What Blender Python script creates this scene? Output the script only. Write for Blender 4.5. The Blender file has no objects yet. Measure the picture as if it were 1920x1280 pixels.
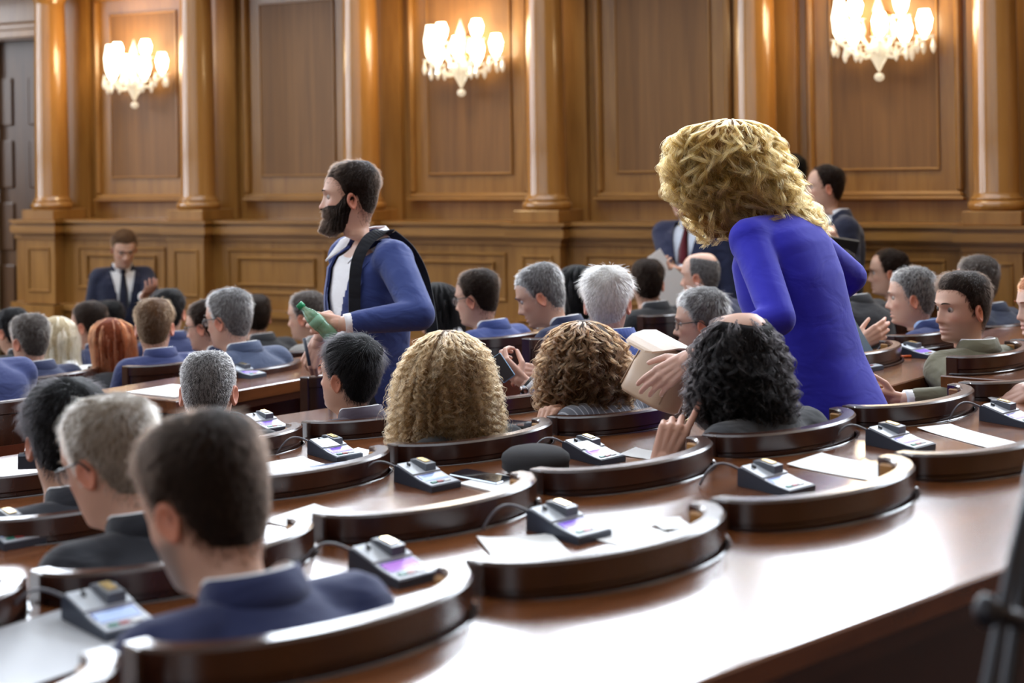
import bpy, math, random
import numpy as np
from mathutils import Vector, Matrix
rnd = random.Random(7)
RNG = np.random.default_rng(11)
PI = math.pi
def R(a): return math.radians(a)

# ------------------------------------------------------------------ camera, world, light, exposure
F, CX, CY, ROLL, HC = 3000.0, 960.0, 295.0, 0.016, 1.85
sc = bpy.context.scene
COL = sc.collection
cam_d = bpy.data.cameras.new('camera'); cam = bpy.data.objects.new('camera', cam_d); COL.objects.link(cam)
cam_d.sensor_fit = 'HORIZONTAL'; cam_d.sensor_width = 36.0; cam_d.lens = 36.0 * F / 1920.0
cam_d.shift_y = -(640.0 - CY) / 1920.0
cam_d.clip_start = 0.05; cam_d.clip_end = 200
cam.matrix_world = Matrix.Translation((0, 0, HC)) @ Matrix.Rotation(PI / 2, 4, 'X') @ Matrix.Rotation(-ROLL, 4, 'Z')
cam_d.dof.use_dof = True; cam_d.dof.focus_distance = 4.9; cam_d.dof.aperture_fstop = 2.8
sc.camera = cam
sc.view_settings.view_transform = 'Standard'; sc.view_settings.look = 'None'
sc.view_settings.exposure = 0.0; sc.view_settings.gamma = 1.0; sc.view_settings.use_curve_mapping = False
sc.cycles.use_denoising = True
sc.cycles.max_bounces = 7; sc.cycles.diffuse_bounces = 3; sc.cycles.glossy_bounces = 3
sc.cycles.transparent_max_bounces = 10; sc.cycles.sample_clamp_indirect = 6.0
sc.cycles.caustics_reflective = False; sc.cycles.caustics_refractive = False

world = bpy.data.worlds.new('overcast_sky'); sc.world = world; world.use_nodes = True
wb = world.node_tree.nodes['Background']; wb.inputs[0].default_value = (0.80, 0.90, 1.0, 1); wb.inputs[1].default_value = 2.0

# the side wall of the hall: its own frame (x along the wall, -y into the room)
WALL_O = Vector((-4.231, 13.221, 0.0)); WALL_A = R(-27.7)
WM = Matrix.Translation(WALL_O) @ Matrix.Rotation(WALL_A, 4, 'Z')
BAY0, BAY = 0.812, 1.452
ROOM_X0, ROOM_X1, ROOM_D, ROOM_H = -3.6, 15.2, 15.5, 7.4
def wloc(x, y, z): return WM @ Vector((x, y, z))
def area_light(name, loc, target, sx, sy, radiance, col):
    d = bpy.data.lights.new(name, 'AREA'); d.shape = 'RECTANGLE'; d.size = sx; d.size_y = sy
    d.energy = radiance * PI * sx * sy; d.color = col
    o = bpy.data.objects.new(name, d); COL.objects.link(o)
    o.location = loc; o.rotation_euler = (Vector(target) - Vector(loc)).to_track_quat('-Z', 'Y').to_euler()
    return o
DAY = (0.82, 0.90, 1.0)
WIN_X = [BAY0 + BAY * (i + 0.5) for i in range(-2, 9)]
for wx in WIN_X:                       # daylight standing in the clerestory windows of the side wall
    area_light('window_and_fill_light', wloc(wx, 0.16, 4.85), wloc(wx, -5, 4.85), 1.02, 2.5, 29.0, DAY)
for wx in (-1.2, 2.0, 5.2, 8.4, 11.6):  # added fill lights behind the camera, in unseen windows of the opposite wall
    area_light('window_and_fill_light', wloc(wx, -ROOM_D - 0.16, 4.2), wloc(wx, 0, 4.2), 2.0, 4.2, 0.7, DAY)
FRONT_WIN = (-3.2, -6.4, -9.6)
for wy in FRONT_WIN:                    # daylight in the windows of the front wall, where the rostrum is
    area_light('window_and_fill_light', wloc(ROOM_X0 - 0.16, wy, 4.0), wloc(5, wy, 4.0), 1.8, 4.2, 10.0, DAY)
area_light('skylight_daylight', wloc(5.2, -5.2, ROOM_H + 0.25), wloc(5.2, -5.2, 0), 10.0, 6.5, 1.25, DAY)

# ------------------------------------------------------------------ pixel helpers (photo frame 1920 x 1280)
CR, SR = math.cos(ROLL), math.sin(ROLL)
def ray(u, v):
    du, dv = u - CX, v - CY
    return (CR * du - SR * dv) / F, (SR * du + CR * dv) / F
def at(u, v, y):
    r, d = ray(u, v); return Vector((r * y, y, HC - d * y))
def onz(u, v, z):
    r, d = ray(u, v); y = (HC - z) / d; return Vector((r * y, y, z))

# ------------------------------------------------------------------ materials
MATS = {}
def nodemat(name):
    m = bpy.data.materials.new(name); m.use_nodes = True
    return m, m.node_tree.nodes, m.node_tree.links, m.node_tree.nodes['Principled BSDF']
def plain(name, col, rough=0.5, metal=0.0, coat=0.0, emit=None, es=1.0, spec=0.5, sheen=0.0, bump=None, alpha=None, trans=0.0):
    if name in MATS: return MATS[name]
    m, N, L, b = nodemat(name)
    b.inputs['Base Color'].default_value = (*col, 1); b.inputs['Roughness'].default_value = rough
    b.inputs['Metallic'].default_value = metal; b.inputs['Coat Weight'].default_value = coat
    b.inputs['Specular IOR Level'].default_value = spec; b.inputs['Sheen Weight'].default_value = sheen
    b.inputs['Transmission Weight'].default_value = trans
    if alpha is not None: b.inputs['Alpha'].default_value = alpha
    if emit: b.inputs['Emission Color'].default_value = (*emit, 1); b.inputs['Emission Strength'].default_value = es
    if bump:
        t = N.new('ShaderNodeTexNoise'); t.inputs['Scale'].default_value = bump[0]; t.inputs['Detail'].default_value = 4
        tc = N.new('ShaderNodeTexCoord'); L.new(tc.outputs['Object'], t.inputs['Vector'])
        bp = N.new('ShaderNodeBump'); bp.inputs['Strength'].default_value = bump[1]; bp.inputs['Distance'].default_value = bump[2]
        L.new(t.outputs[0], bp.inputs['Height']); L.new(bp.outputs[0], b.inputs['Normal'])
    MATS[name] = m; return m
def wood(name, c1, c2, rough, scale=(6, 6, 0.6), coat=0.0, coat_rough=0.1, fine=60.0, bump=0.03):
    if name in MATS: return MATS[name]
    m, N, L, b = nodemat(name)
    tc = N.new('ShaderNodeTexCoord'); mp = N.new('ShaderNodeMapping'); mp.inputs['Scale'].default_value = scale
    L.new(tc.outputs['Object'], mp.inputs['Vector'])
    n1 = N.new('ShaderNodeTexNoise'); n1.inputs['Scale'].default_value = 2.2; n1.inputs['Detail'].default_value = 5; n1.inputs['Distortion'].default_value = 0.6
    n2 = N.new('ShaderNodeTexNoise'); n2.inputs['Scale'].default_value = fine / 6; n2.inputs['Detail'].default_value = 3
    L.new(mp.outputs[0], n1.inputs['Vector']); L.new(mp.outputs[0], n2.inputs['Vector'])
    mx = N.new('ShaderNodeMath'); mx.operation = 'MULTIPLY_ADD'; mx.inputs[1].default_value = 0.35
    L.new(n2.outputs[0], mx.inputs[0]); L.new(n1.outputs[0], mx.inputs[2])
    cr = N.new('ShaderNodeValToRGB'); cr.color_ramp.elements[0].position = 0.42; cr.color_ramp.elements[1].position = 0.85
    cr.color_ramp.elements[0].color = (*c1, 1); cr.color_ramp.elements[1].color = (*c2, 1)
    L.new(mx.outputs[0], cr.inputs[0]); L.new(cr.outputs[0], b.inputs['Base Color'])
    b.inputs['Roughness'].default_value = rough; b.inputs['Coat Weight'].default_value = coat; b.inputs['Coat Roughness'].default_value = coat_rough
    bp = N.new('ShaderNodeBump'); bp.inputs['Strength'].default_value = bump; bp.inputs['Distance'].default_value = 0.002
    L.new(n2.outputs[0], bp.inputs['Height']); L.new(bp.outputs[0], b.inputs['Normal'])
    MATS[name] = m; return m
def cloth(name, col, stripes=None, rough=0.85, sheen=0.15, crease=0.35):
    if name in MATS: return MATS[name]
    m, N, L, b = nodemat(name)
    tc = N.new('ShaderNodeTexCoord')
    n1 = N.new('ShaderNodeTexNoise'); n1.inputs['Scale'].default_value = 7; n1.inputs['Detail'].default_value = 2; n1.inputs['Distortion'].default_value = 1.2
    n2 = N.new('ShaderNodeTexNoise'); n2.inputs['Scale'].default_value = 420; n2.inputs['Detail'].default_value = 1
    mp = N.new('ShaderNodeMapping'); mp.inputs['Scale'].default_value = (1, 1, 1.9); mp.inputs['Rotation'].default_value = (0.4, 0.3, 0)
    L.new(tc.outputs['Object'], mp.inputs['Vector']); L.new(mp.outputs[0], n1.inputs['Vector']); L.new(tc.outputs['Object'], n2.inputs['Vector'])
    b1 = N.new('ShaderNodeBump'); b1.inputs['Strength'].default_value = crease; b1.inputs['Distance'].default_value = 0.03; L.new(n1.outputs[0], b1.inputs['Height'])
    b2 = N.new('ShaderNodeBump'); b2.inputs['Strength'].default_value = 0.12; b2.inputs['Distance'].default_value = 0.0015
    L.new(n2.outputs[0], b2.inputs['Height']); L.new(b1.outputs[0], b2.inputs['Normal']); L.new(b2.outputs[0], b.inputs['Normal'])
    base = (*col, 1)
    if stripes:
        w = N.new('ShaderNodeTexWave'); w.bands_direction = 'X'; w.inputs['Scale'].default_value = stripes[1]; w.inputs['Distortion'].default_value = 0.3
        L.new(tc.outputs['Object'], w.inputs['Vector'])
        cr = N.new('ShaderNodeValToRGB'); cr.color_ramp.elements[0].position = 0.88; cr.color_ramp.elements[1].position = 0.96
        cr.color_ramp.elements[0].color = base; cr.color_ramp.elements[1].color = (*stripes[0], 1)
        L.new(w.outputs[0], cr.inputs[0]); L.new(cr.outputs[0], b.inputs['Base Color'])
    else: b.inputs['Base Color'].default_value = base
    b.inputs['Roughness'].default_value = rough; b.inputs['Sheen Weight'].default_value = sheen; b.inputs['Specular IOR Level'].default_value = 0.3
    MATS[name] = m; return m
def skin_mat():
    m, N, L, b = nodemat('skin')
    a = N.new('ShaderNodeAttribute'); a.attribute_name = 'tint'
    t = N.new('ShaderNodeTexNoise'); t.inputs['Scale'].default_value = 260; t.inputs['Detail'].default_value = 2
    tc = N.new('ShaderNodeTexCoord'); L.new(tc.outputs['Object'], t.inputs['Vector'])
    bp = N.new('ShaderNodeBump'); bp.inputs['Strength'].default_value = 0.12; bp.inputs['Distance'].default_value = 0.001
    L.new(t.outputs[0], bp.inputs['Height']); L.new(bp.outputs[0], b.inputs['Normal'])
    L.new(a.outputs['Color'], b.inputs['Base Color']); b.inputs['Roughness'].default_value = 0.48
    b.inputs['Subsurface Weight'].default_value = 0.12; b.inputs['Subsurface Radius'].default_value = (0.012, 0.004, 0.002)
    return m
def hair_mat(name, c1, c2, rough=0.38, mix=0.5, ior=1.38):
    if max(c1) < 0.02: ior, rough = 1.2, 0.45
    if name in MATS: return MATS[name]
    m, N, L, b = nodemat(name)
    hi = N.new('ShaderNodeHairInfo')
    cr = N.new('ShaderNodeValToRGB'); cr.color_ramp.elements[0].color = (*c1, 1); cr.color_ramp.elements[1].color = (*c2, 1)
    cr.color_ramp.elements[0].position = max(0.0, mix - 0.3); cr.color_ramp.elements[1].position = min(1.0, mix + 0.3)
    L.new(hi.outputs['Random'], cr.inputs[0])
    h = N.new('ShaderNodeBsdfHairPrincipled'); h.model = 'CHIANG'; h.parametrization = 'COLOR'
    L.new(cr.outputs[0], h.inputs['Color']); h.inputs['Roughness'].default_value = rough; h.inputs['IOR'].default_value = ior; h.inputs['Radial Roughness'].default_value = 0.5
    L.new(h.outputs[0], N['Material Output'].inputs['Surface']); N.remove(b)
    MATS[name] = m; return m
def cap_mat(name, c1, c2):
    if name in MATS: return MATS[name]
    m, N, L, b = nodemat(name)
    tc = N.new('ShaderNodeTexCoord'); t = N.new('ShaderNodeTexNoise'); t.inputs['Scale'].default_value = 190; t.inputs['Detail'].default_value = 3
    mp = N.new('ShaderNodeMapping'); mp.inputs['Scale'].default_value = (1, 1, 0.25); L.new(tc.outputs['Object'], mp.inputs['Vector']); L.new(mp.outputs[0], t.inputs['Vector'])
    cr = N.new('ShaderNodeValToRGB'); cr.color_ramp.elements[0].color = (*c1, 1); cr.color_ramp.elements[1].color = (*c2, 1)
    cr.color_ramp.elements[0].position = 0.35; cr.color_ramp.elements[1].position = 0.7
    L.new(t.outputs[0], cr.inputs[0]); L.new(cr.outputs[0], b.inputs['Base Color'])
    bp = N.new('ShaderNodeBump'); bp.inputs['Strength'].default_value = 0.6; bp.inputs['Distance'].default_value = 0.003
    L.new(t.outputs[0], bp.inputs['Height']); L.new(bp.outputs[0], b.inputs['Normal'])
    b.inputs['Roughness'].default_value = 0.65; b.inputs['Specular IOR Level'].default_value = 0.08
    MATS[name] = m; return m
SKIN = skin_mat()
OAK = wood('honey_oak', (0.205, 0.088, 0.016), (0.335, 0.158, 0.036), 0.34, (5, 5, 0.5), coat=0.25, coat_rough=0.15)
OAKX = wood('honey_oak_rail', (0.205, 0.088, 0.016), (0.335, 0.158, 0.036), 0.34, (0.5, 5, 5), coat=0.25, coat_rough=0.15)
COLUMN = wood('polished_column_oak', (0.27, 0.115, 0.022), (0.40, 0.185, 0.045), 0.22, (4, 4, 0.35), coat=0.5, coat_rough=0.12)
PANEL = wood('walnut_panel', (0.155, 0.066, 0.016), (0.225, 0.102, 0.027), 0.55, (9, 9, 0.3), coat=0.0, coat_rough=0.25, fine=90)
DARKOAK = wood('dark_oak', (0.06, 0.026, 0.01), (0.10, 0.045, 0.016), 0.4, (5, 5, 0.5))
DESK = wood('mahogany_desktop', (0.085, 0.026, 0.009), (0.17, 0.056, 0.018), 0.2, (1.0, 7, 7), coat=0.7, coat_rough=0.16, bump=0.012)
DESKEDGE = wood('light_desk_edge', (0.30, 0.13, 0.03), (0.42, 0.2, 0.05), 0.35, (1.0, 7, 7))
CHAIRW = wood('dark_mahogany', (0.026, 0.008, 0.005), (0.052, 0.017, 0.009), 0.25, (3, 3, 1.2), coat=0.5, coat_rough=0.2, bump=0.02)
LEATHER = plain('brown_leather', (0.12, 0.026, 0.01), 0.42, bump=(180, 0.25, 0.002))
PAPER = plain('white_paper', (0.80, 0.80, 0.80), 0.7)
BRASS = plain('brass', (0.75, 0.55, 0.25), 0.25, 1.0)
STEEL = plain('steel', (0.7, 0.7, 0.72), 0.25, 1.0)
BLACK = plain('matt_black', (0.012, 0.012, 0.014), 0.55)
FELT = plain('dark_felt', (0.018, 0.017, 0.02), 0.95, bump=(300, 0.3, 0.002))
SLATE = plain('slate_plastic', (0.035, 0.045, 0.07), 0.45)
GREYP = plain('light_grey_plastic', (0.42, 0.45, 0.50), 0.38)
GLASSBLK = plain('phone_glass', (0.01, 0.012, 0.02), 0.08, coat=0.5)
CARPET = plain('dark_carpet', (0.03, 0.014, 0.010), 0.95, bump=(200, 0.4, 0.004))
CREAM = plain('cream_plaster', (0.62, 0.56, 0.46), 0.8)
WHITE = plain('white_frame', (0.75, 0.75, 0.72), 0.5)

# ------------------------------------------------------------------ mesh helpers
class MB:
    def __init__(s): s.v = []; s.f = []; s.m = []; s.n = 0
    def add(s, V, Fc, mi=0):
        V = np.asarray(V, float); k = s.n
        s.v.append(V); s.f += [tuple(i + k for i in f) for f in Fc]; s.m += [mi] * len(Fc); s.n += len(V); return s
    def arrays(s): return (np.concatenate(s.v) if s.v else np.zeros((0, 3))), s.f
def make_mesh(name, V, Fc, mats, mi=None, smooth=True):
    me = bpy.data.meshes.new(name); me.from_pydata(np.asarray(V).tolist(), [], [list(f) for f in Fc])
    for m in (mats if isinstance(mats, (list, tuple)) else [mats]): me.materials.append(m)
    if mi is not None: me.polygons.foreach_set('material_index', mi)
    if smooth: me.polygons.foreach_set('use_smooth', [True] * len(me.polygons))
    me.update(); return me
def obj(name, me, parent=None, mw=None):
    o = bpy.data.objects.new(name, me); COL.objects.link(o)
    if parent: o.parent = parent
    if mw is not None:
        if parent: o.matrix_local = mw
        else: o.matrix_world = mw
    return o
def mobj(name, mb, mats, parent=None, mw=None, smooth=False):
    V, Fc = mb.arrays(); return obj(name, make_mesh(name, V, Fc, mats, mb.m, smooth), parent, mw)
def tag(o, label, cat=None, group=None, kind=None):
    if label: o['label'] = label
    if cat: o['category'] = cat
    if group: o['group'] = group
    if kind: o['kind'] = kind
    return o
def empty(name, mw):
    o = bpy.data.objects.new(name, None); o.empty_display_size = 0.1; COL.objects.link(o); o.matrix_world = mw; return o
def rotz(a): return Matrix.Rotation(a, 4, 'Z')
def TR(x, y, z, a=0.0): return Matrix.Translation((x, y, z)) @ rotz(a)
def box(x0, x1, y0, y1, z0, z1, b=0.0):
    if b <= 0:
        V = [(x, y, z) for z in (z0, z1) for y in (y0, y1) for x in (x0, x1)]
        return V, [(0, 2, 3, 1), (4, 5, 7, 6), (0, 1, 5, 4), (1, 3, 7, 5), (3, 2, 6, 7), (2, 0, 4, 6)]
    P = lambda i: [(x0 + i, y0), (x1 - i, y0), (x1, y0 + i), (x1, y1 - i), (x1 - i, y1), (x0 + i, y1), (x0, y1 - i), (x0, y0 + i)]
    Q = lambda i: [(min(max(x, x0 + i), x1 - i), min(max(y, y0 + i), y1 - i)) for x, y in P(b)]
    V = []; 
    for z, ins in ((z0, b), (z0 + b, 0), (z1 - b, 0), (z1, b)):
        V += [(x, y, z) for x, y in (P(b) if ins == 0 else Q(b))]
    Fc = []
    for k in range(3):
        for i in range(8): j = (i + 1) % 8; Fc.append((k * 8 + i, k * 8 + j, k * 8 + 8 + j, k * 8 + 8 + i))
    Fc += [tuple(range(7, -1, -1)), tuple(range(24, 32))]
    return V, Fc
def loft(rings, closed=True, cap0=True, cap1=True):
    n = len(rings[0]); V = np.concatenate([np.asarray(r, float) for r in rings]); Fc = []
    m = n if closed else n - 1
    for k in range(len(rings) - 1):
        for i in range(m): j = (i + 1) % n; Fc.append((k * n + i, k * n + j, (k + 1) * n + j, (k + 1) * n + i))
    if cap0: Fc.append(tuple(range(n - 1, -1, -1)))
    if cap1: Fc.append(tuple(range((len(rings) - 1) * n, len(rings) * n)))
    return V, Fc
def lathe(prof, n=24, c=(0, 0, 0)):
    a = np.arange(n) * 2 * PI / n
    return loft([np.c_[c[0] + r * np.cos(a), c[1] + r * np.sin(a), np.full(n, c[2] + z)] for r, z in prof])
def tube(path, rad, n=10, cap=True):
    P = np.asarray(path, float); k = len(P); rad = np.broadcast_to(np.asarray(rad, float), (k,))
    T = np.gradient(P, axis=0); T /= np.linalg.norm(T, axis=1)[:, None] + 1e-12
    ref = np.array([0, 0, 1.0]) if abs(T[0][2]) < 0.9 else np.array([1.0, 0, 0])
    u = np.cross(ref, T[0]); u /= np.linalg.norm(u); rings = []; a = np.arange(n) * 2 * PI / n
    for i in range(k):
        u = u - T[i] * (u @ T[i]); u /= np.linalg.norm(u) + 1e-12; w = np.cross(T[i], u)
        rings.append(P[i] + rad[i] * (np.cos(a)[:, None] * u + np.sin(a)[:, None] * w))
    return loft(rings, True, cap, cap)
def capsule(p, q, r0, r1, n=12):
    p = np.asarray(p, float); q = np.asarray(q, float); d = q - p; L = np.linalg.norm(d); d = d / (L + 1e-9)
    pts = []; rr = []
    for t in (-1, -0.8, -0.45): pts.append(p + d * r0 * t); rr.append(r0 * math.sqrt(max(0.0, 1 - t * t)) + 1e-4)
    pts.append(p); rr.append(r0); pts.append(q); rr.append(r1)
    for t in (0.45, 0.8, 1): pts.append(q + d * r1 * t); rr.append(r1 * math.sqrt(max(0.0, 1 - t * t)) + 1e-4)
    return tube(pts, rr, n)
def ellipsoid(c, r, n=16, m=10, rot=None):
    V = []
    for k in range(m + 1):
        t = -PI / 2 + PI * k / m; cc = max(math.cos(t), 1e-3)
        V.append(np.c_[r[0] * cc * np.cos(np.arange(n) * 2 * PI / n), r[1] * cc * np.sin(np.arange(n) * 2 * PI / n), np.full(n, r[2] * math.sin(t))])
    V, Fc = loft(V)
    if rot is not None: V = V @ np.asarray(rot).T
    return V + np.asarray(c), Fc
def extrude(poly, z0, z1, b=0.0):
    P = np.asarray(poly, float); n = len(P)
    rings = [np.c_[P, np.full(n, z0)], np.c_[P, np.full(n, z1 - b)]]
    if b:
        nx = np.roll(P, -1, 0) - np.roll(P, 1, 0); nx = np.c_[-nx[:, 1], nx[:, 0]]; nx /= np.linalg.norm(nx, axis=1)[:, None] + 1e-9
        rings.append(np.c_[P + nx * b, np.full(n, z1)])
    return loft(rings)
def xf(VF, M):
    V, Fc = VF; V = np.asarray(V, float); A = np.array(M); return V @ A[:3, :3].T + A[:3, 3], Fc
def remesh(V, Fc, vox, smooth=2):
    me = make_mesh('tmp', V, Fc, [], None, False); o = bpy.data.objects.new('tmp', me); COL.objects.link(o)
    m = o.modifiers.new('r', 'REMESH'); m.mode = 'VOXEL'; m.voxel_size = vox
    if smooth: s = o.modifiers.new('s', 'SMOOTH'); s.factor = 0.5; s.iterations = smooth
    dg = bpy.context.evaluated_depsgraph_get(); ev = o.evaluated_get(dg); em = ev.to_mesh()
    nv = np.zeros(len(em.vertices) * 3); em.vertices.foreach_get('co', nv); nv = nv.reshape(-1, 3)
    li = np.zeros(len(em.loops), int); em.loops.foreach_get('vertex_index', li)
    ls = np.zeros(len(em.polygons), int); em.polygons.foreach_get('loop_start', ls)
    fs = [tuple(x) for x in np.split(li, ls[1:])]
    ev.to_mesh_clear(); bpy.data.objects.remove(o); bpy.data.meshes.remove(me)
    return nv, fs
# ------------------------------------------------------------------ the setting: side wall, columns, door, clerestory
def st(o): o['kind'] = 'structure'; return o
def frame_bars(mb, x0, x1, z0, z1, y, w, d, b=0.006):
    mb.add(*box(x0, x1, y - d, y, z0, z0 + w, b)); mb.add(*box(x0, x1, y - d, y, z1 - w, z1, b))
    mb.add(*box(x0, x0 + w, y - d, y, z0 + w, z1 - w, b)); mb.add(*box(x1 - w, x1, y - d, y, z0 + w, z1 - w, b))
def frame_obj(name, x0, x1, z0, z1, y, w, d, mat, parent, bz=0.006):
    for (a, b_, c, e) in ((x0, x1, z0, z0 + w), (x0, x1, z1 - w, z1), (x0, x0 + w, z0 + w, z1 - w), (x1 - w, x1, z0 + w, z1 - w)):
        mb = MB(); mb.add(*box(a, b_, y - d, y, c, e, bz)); mobj(name, mb, OAKX if b_ - a > e - c else OAK, parent)
DOOR_X0, DOOR_X1, DOOR_Z = -0.95, 0.50, 2.88
mb = MB()
mb.add(*box(DOOR_X1, ROOM_X1, 0, 0.25, -0.4, 3.5)); mb.add(*box(ROOM_X0, DOOR_X0, 0, 0.25, -0.4, 3.5)); mb.add(*box(DOOR_X0, DOOR_X1, 0, 0.25, DOOR_Z, 3.5))
wall = st(mobj('wall_side', mb, OAK, mw=WM)); tag(wall, 'honey oak panelled side wall of the hall with round columns')
# upper wall with clerestory openings
xs = [ROOM_X0]
up = MB(); up.add(*box(ROOM_X0, ROOM_X1, 0, 0.3, 6.15, ROOM_H)); prev = ROOM_X0
for wx in WIN_X:
    up.add(*box(prev, wx - 0.53, 0, 0.3, 3.5, 6.15)); prev = wx + 0.53
up.add(*box(prev, ROOM_X1, 0, 0.3, 3.5, 6.15))
upper = st(mobj('wall_side_upper', up, CREAM, mw=WM))
PANE = plain('window_glass', (1, 1, 1), 0.0, alpha=0.06)
for i, wx in enumerate(WIN_X):
    w = MB(); frame_bars(w, wx - 0.53, wx + 0.53, 3.5, 6.15, 0.1, 0.05, 0.06); w.add(*box(wx - 0.53, wx + 0.53, 0.05, 0.09, 4.7, 4.75))
    wo = st(mobj('window_%d' % (i + 1), w, WHITE, mw=WM))
    p = MB(); p.add(*box(wx - 0.48, wx + 0.48, 0.06, 0.066, 3.55, 6.1)); mobj('pane', p, PANE, wo)
ent = MB(); ent.add(*box(ROOM_X0, ROOM_X1, -0.42, 0, 3.22, 3.34)); ent.add(*box(ROOM_X0, ROOM_X1, -0.5, 0, 3.34, 3.42, 0.02))
mobj('entablature', ent, OAKX, wall)
# dado: recessed body, stepped cap, lower panels
XD = 0.46
for z0, z1, y, m in ((0.0 - 0.35, 0.72, -0.33, OAKX), (0.72, 0.77, -0.36, OAKX), (0.77, 1.27, -0.29, OAK), (1.27, 1.31, -0.31, OAKX), (1.31, 1.325, -0.345, OAKX),
                    (1.325, 1.375, -0.36, OAKX), (1.375, 1.40, -0.335, OAKX), (1.40, 1.42, -0.37, OAKX)):
    d = MB(); d.add(*box(XD, ROOM_X1, y, 0, z0, z1)); mobj('dado_course', d, m, wall)
ncol = 9
for i in range(ncol):
    tx = BAY0 + BAY * i
    if tx > ROOM_X1 - 0.4: break
    # pedestal with its own stepped cap and a small raised panel
    p = MB(); p.add(*box(tx - 0.165, tx + 0.165, -0.41, -0.28, 0.77, 1.27)); p.add(*box(tx - 0.185, tx + 0.185, -0.45, -0.28, -0.35, 0.76))
    ped = mobj('pedestal', p, OAK, wall)
    q = MB()
    for z0, z1, e in ((1.27, 1.31, 0.01), (1.31, 1.325, 0.035), (1.325, 1.375, 0.05), (1.375, 1.40, 0.03), (1.40, 1.42, 0.06)):
        q.add(*box(tx - 0.165 - e, tx + 0.165 + e, -0.41 - e, -0.3, z0, z1))
    mobj('pedestal_cap', q, OAKX, ped)
    q = MB(); frame_bars(q, tx - 0.115, tx + 0.115, 0.86, 1.21, -0.41, 0.02, 0.012); mobj('panel_moulding', q, OAK, ped)
    q = MB(); q.add(*box(tx - 0.165, tx + 0.165, -0.42, 0, 1.42, 1.50, 0.004)); mobj('plinth', q, OAK, ped)
    # column: torus base, fillet, tapered shaft, capital
    c = MB(); c.add(*lathe([(0.02, 1.56), (0.150, 1.56), (0.150, 1.575), (0.136, 1.585), (0.131, 1.61), (0.1305, 1.9), (0.128, 2.3), (0.122, 2.8), (0.116, 3.1), (0.118, 3.12), (0.14, 3.16), (0.145, 3.22), (0.02, 3.22)], 40, (tx, -0.25, 0)))
    co = mobj('column', c, COLUMN, wall, smooth=True)
    q = MB(); q.add(*lathe([(0.02, 1.50), (0.15, 1.50), (0.162, 1.51), (0.168, 1.53), (0.162, 1.55), (0.15, 1.56), (0.02, 1.56)], 40, (tx, -0.25, 0))); mobj('column_base', q, COLUMN, co, smooth=True)
    pl = MB(); pl.add(*box(tx - 0.2, tx + 0.2, -0.05, 0, 1.42, 3.22)); mobj('pilaster', pl, OAK, wall)
    # bay panel to the right of this column
    x0, x1 = tx + 0.262, tx + BAY - 0.235
    if x1 < ROOM_X1:
        q = MB(); q.add(*box(x0 + 0.03, x1 - 0.03, -0.012, 0.0, 1.60, 3.15)); mobj('bay_panel', q, OAK, wall)
        frame_obj('bay_moulding', x0, x1, 1.565, 3.18, 0.0, 0.042, 0.055, OAK, wall, 0.014)
        q = MB(); q.add(*box(x0 - 0.01, x1 + 0.01, -0.075, 0, 1.555, 1.575, 0.006)); mobj('bay_sill', q, OAKX, wall)
        q = MB(); q.add(*box(x0 + 0.152, x1 - 0.152, -0.02, 0, 1.745, 3.02)); mobj('walnut_field', q, PANEL, wall)
        frame_obj('field_moulding', x0 + 0.14, x1 - 0.14, 1.733, 3.03, -0.012, 0.016, 0.016, OAK, wall, 0.005)
        frame_obj('dado_moulding', tx + 0.29, tx + BAY - 0.29, 0.885, 1.215, -0.29, 0.022, 0.014, OAK, wall)
        frame_obj('dado_moulding', tx + 0.38, tx + BAY - 0.38, 0.945, 1.155, -0.29, 0.018, 0.02, OAK, wall)
# doorway at the end of the wall
dr = MB(); dr.add(*box(DOOR_X0, DOOR_X1, 0.16, 0.21, -0.35, DOOR_Z))
door = st(mobj('door_1', dr, DARKOAK, mw=WM))
for zz in (0.1, 0.62, 1.14, 1.66, 2.18):
    for xx in (-0.82, -0.30, 0.18):
        q = MB(); q.add(*box(xx, xx + 0.30, 0.145, 0.16, zz, zz + 0.40, 0.012)); mobj('door_panel', q, DARKOAK, door)
tr = MB(); frame_bars(tr, DOOR_X0 - 0.02, DOOR_X1 + 0.06, -0.5, DOOR_Z + 0.09, 0.0, 0.08, 0.06); tt = st(mobj('trim_1', tr, OAK, mw=WM))
q = MB(); q.add(*box(-0.20, -0.155, 0.08, 0.14, -0.35, DOOR_Z, 0.012)); mobj('door_stile', q, plain('worn_gilt', (0.42, 0.34, 0.2), 0.45), door)
q = MB(); q.add(*box(DOOR_X0, DOOR_X1 + 0.1, -0.07, 0.0, 2.94, 3.02, 0.02)); mobj('lintel_moulding', q, OAKX, tt)

# the rest of the hall: floor, tiers, ceiling with its glazed field, three more walls
mb = MB(); mb.add(*box(ROOM_X0, ROOM_X1, -ROOM_D, 0.2, -0.45, -0.35)); st(mobj('floor', mb, CARPET, mw=WM))
SX0, SX1, SY0, SY1 = 0.2, 10.2, -8.45, -1.95
mb = MB()
mb.add(*box(ROOM_X0, ROOM_X1, SY1, 0.3, ROOM_H, ROOM_H + 0.15)); mb.add(*box(ROOM_X0, ROOM_X1, -ROOM_D - 0.3, SY0, ROOM_H, ROOM_H + 0.15))
mb.add(*box(ROOM_X0, SX0, SY0, SY1, ROOM_H, ROOM_H + 0.15)); mb.add(*box(SX1, ROOM_X1, SY0, SY1, ROOM_H, ROOM_H + 0.15))
ceil = st(mobj('ceiling', mb, CREAM, mw=WM))
for k in range(1, 8):
    q = MB(); x = SX0 + (SX1 - SX0) * k / 8; q.add(*box(x - 0.03, x + 0.03, SY0, SY1, ROOM_H, ROOM_H + 0.1)); mobj('skylight_bar', q, WHITE, ceil)
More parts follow.
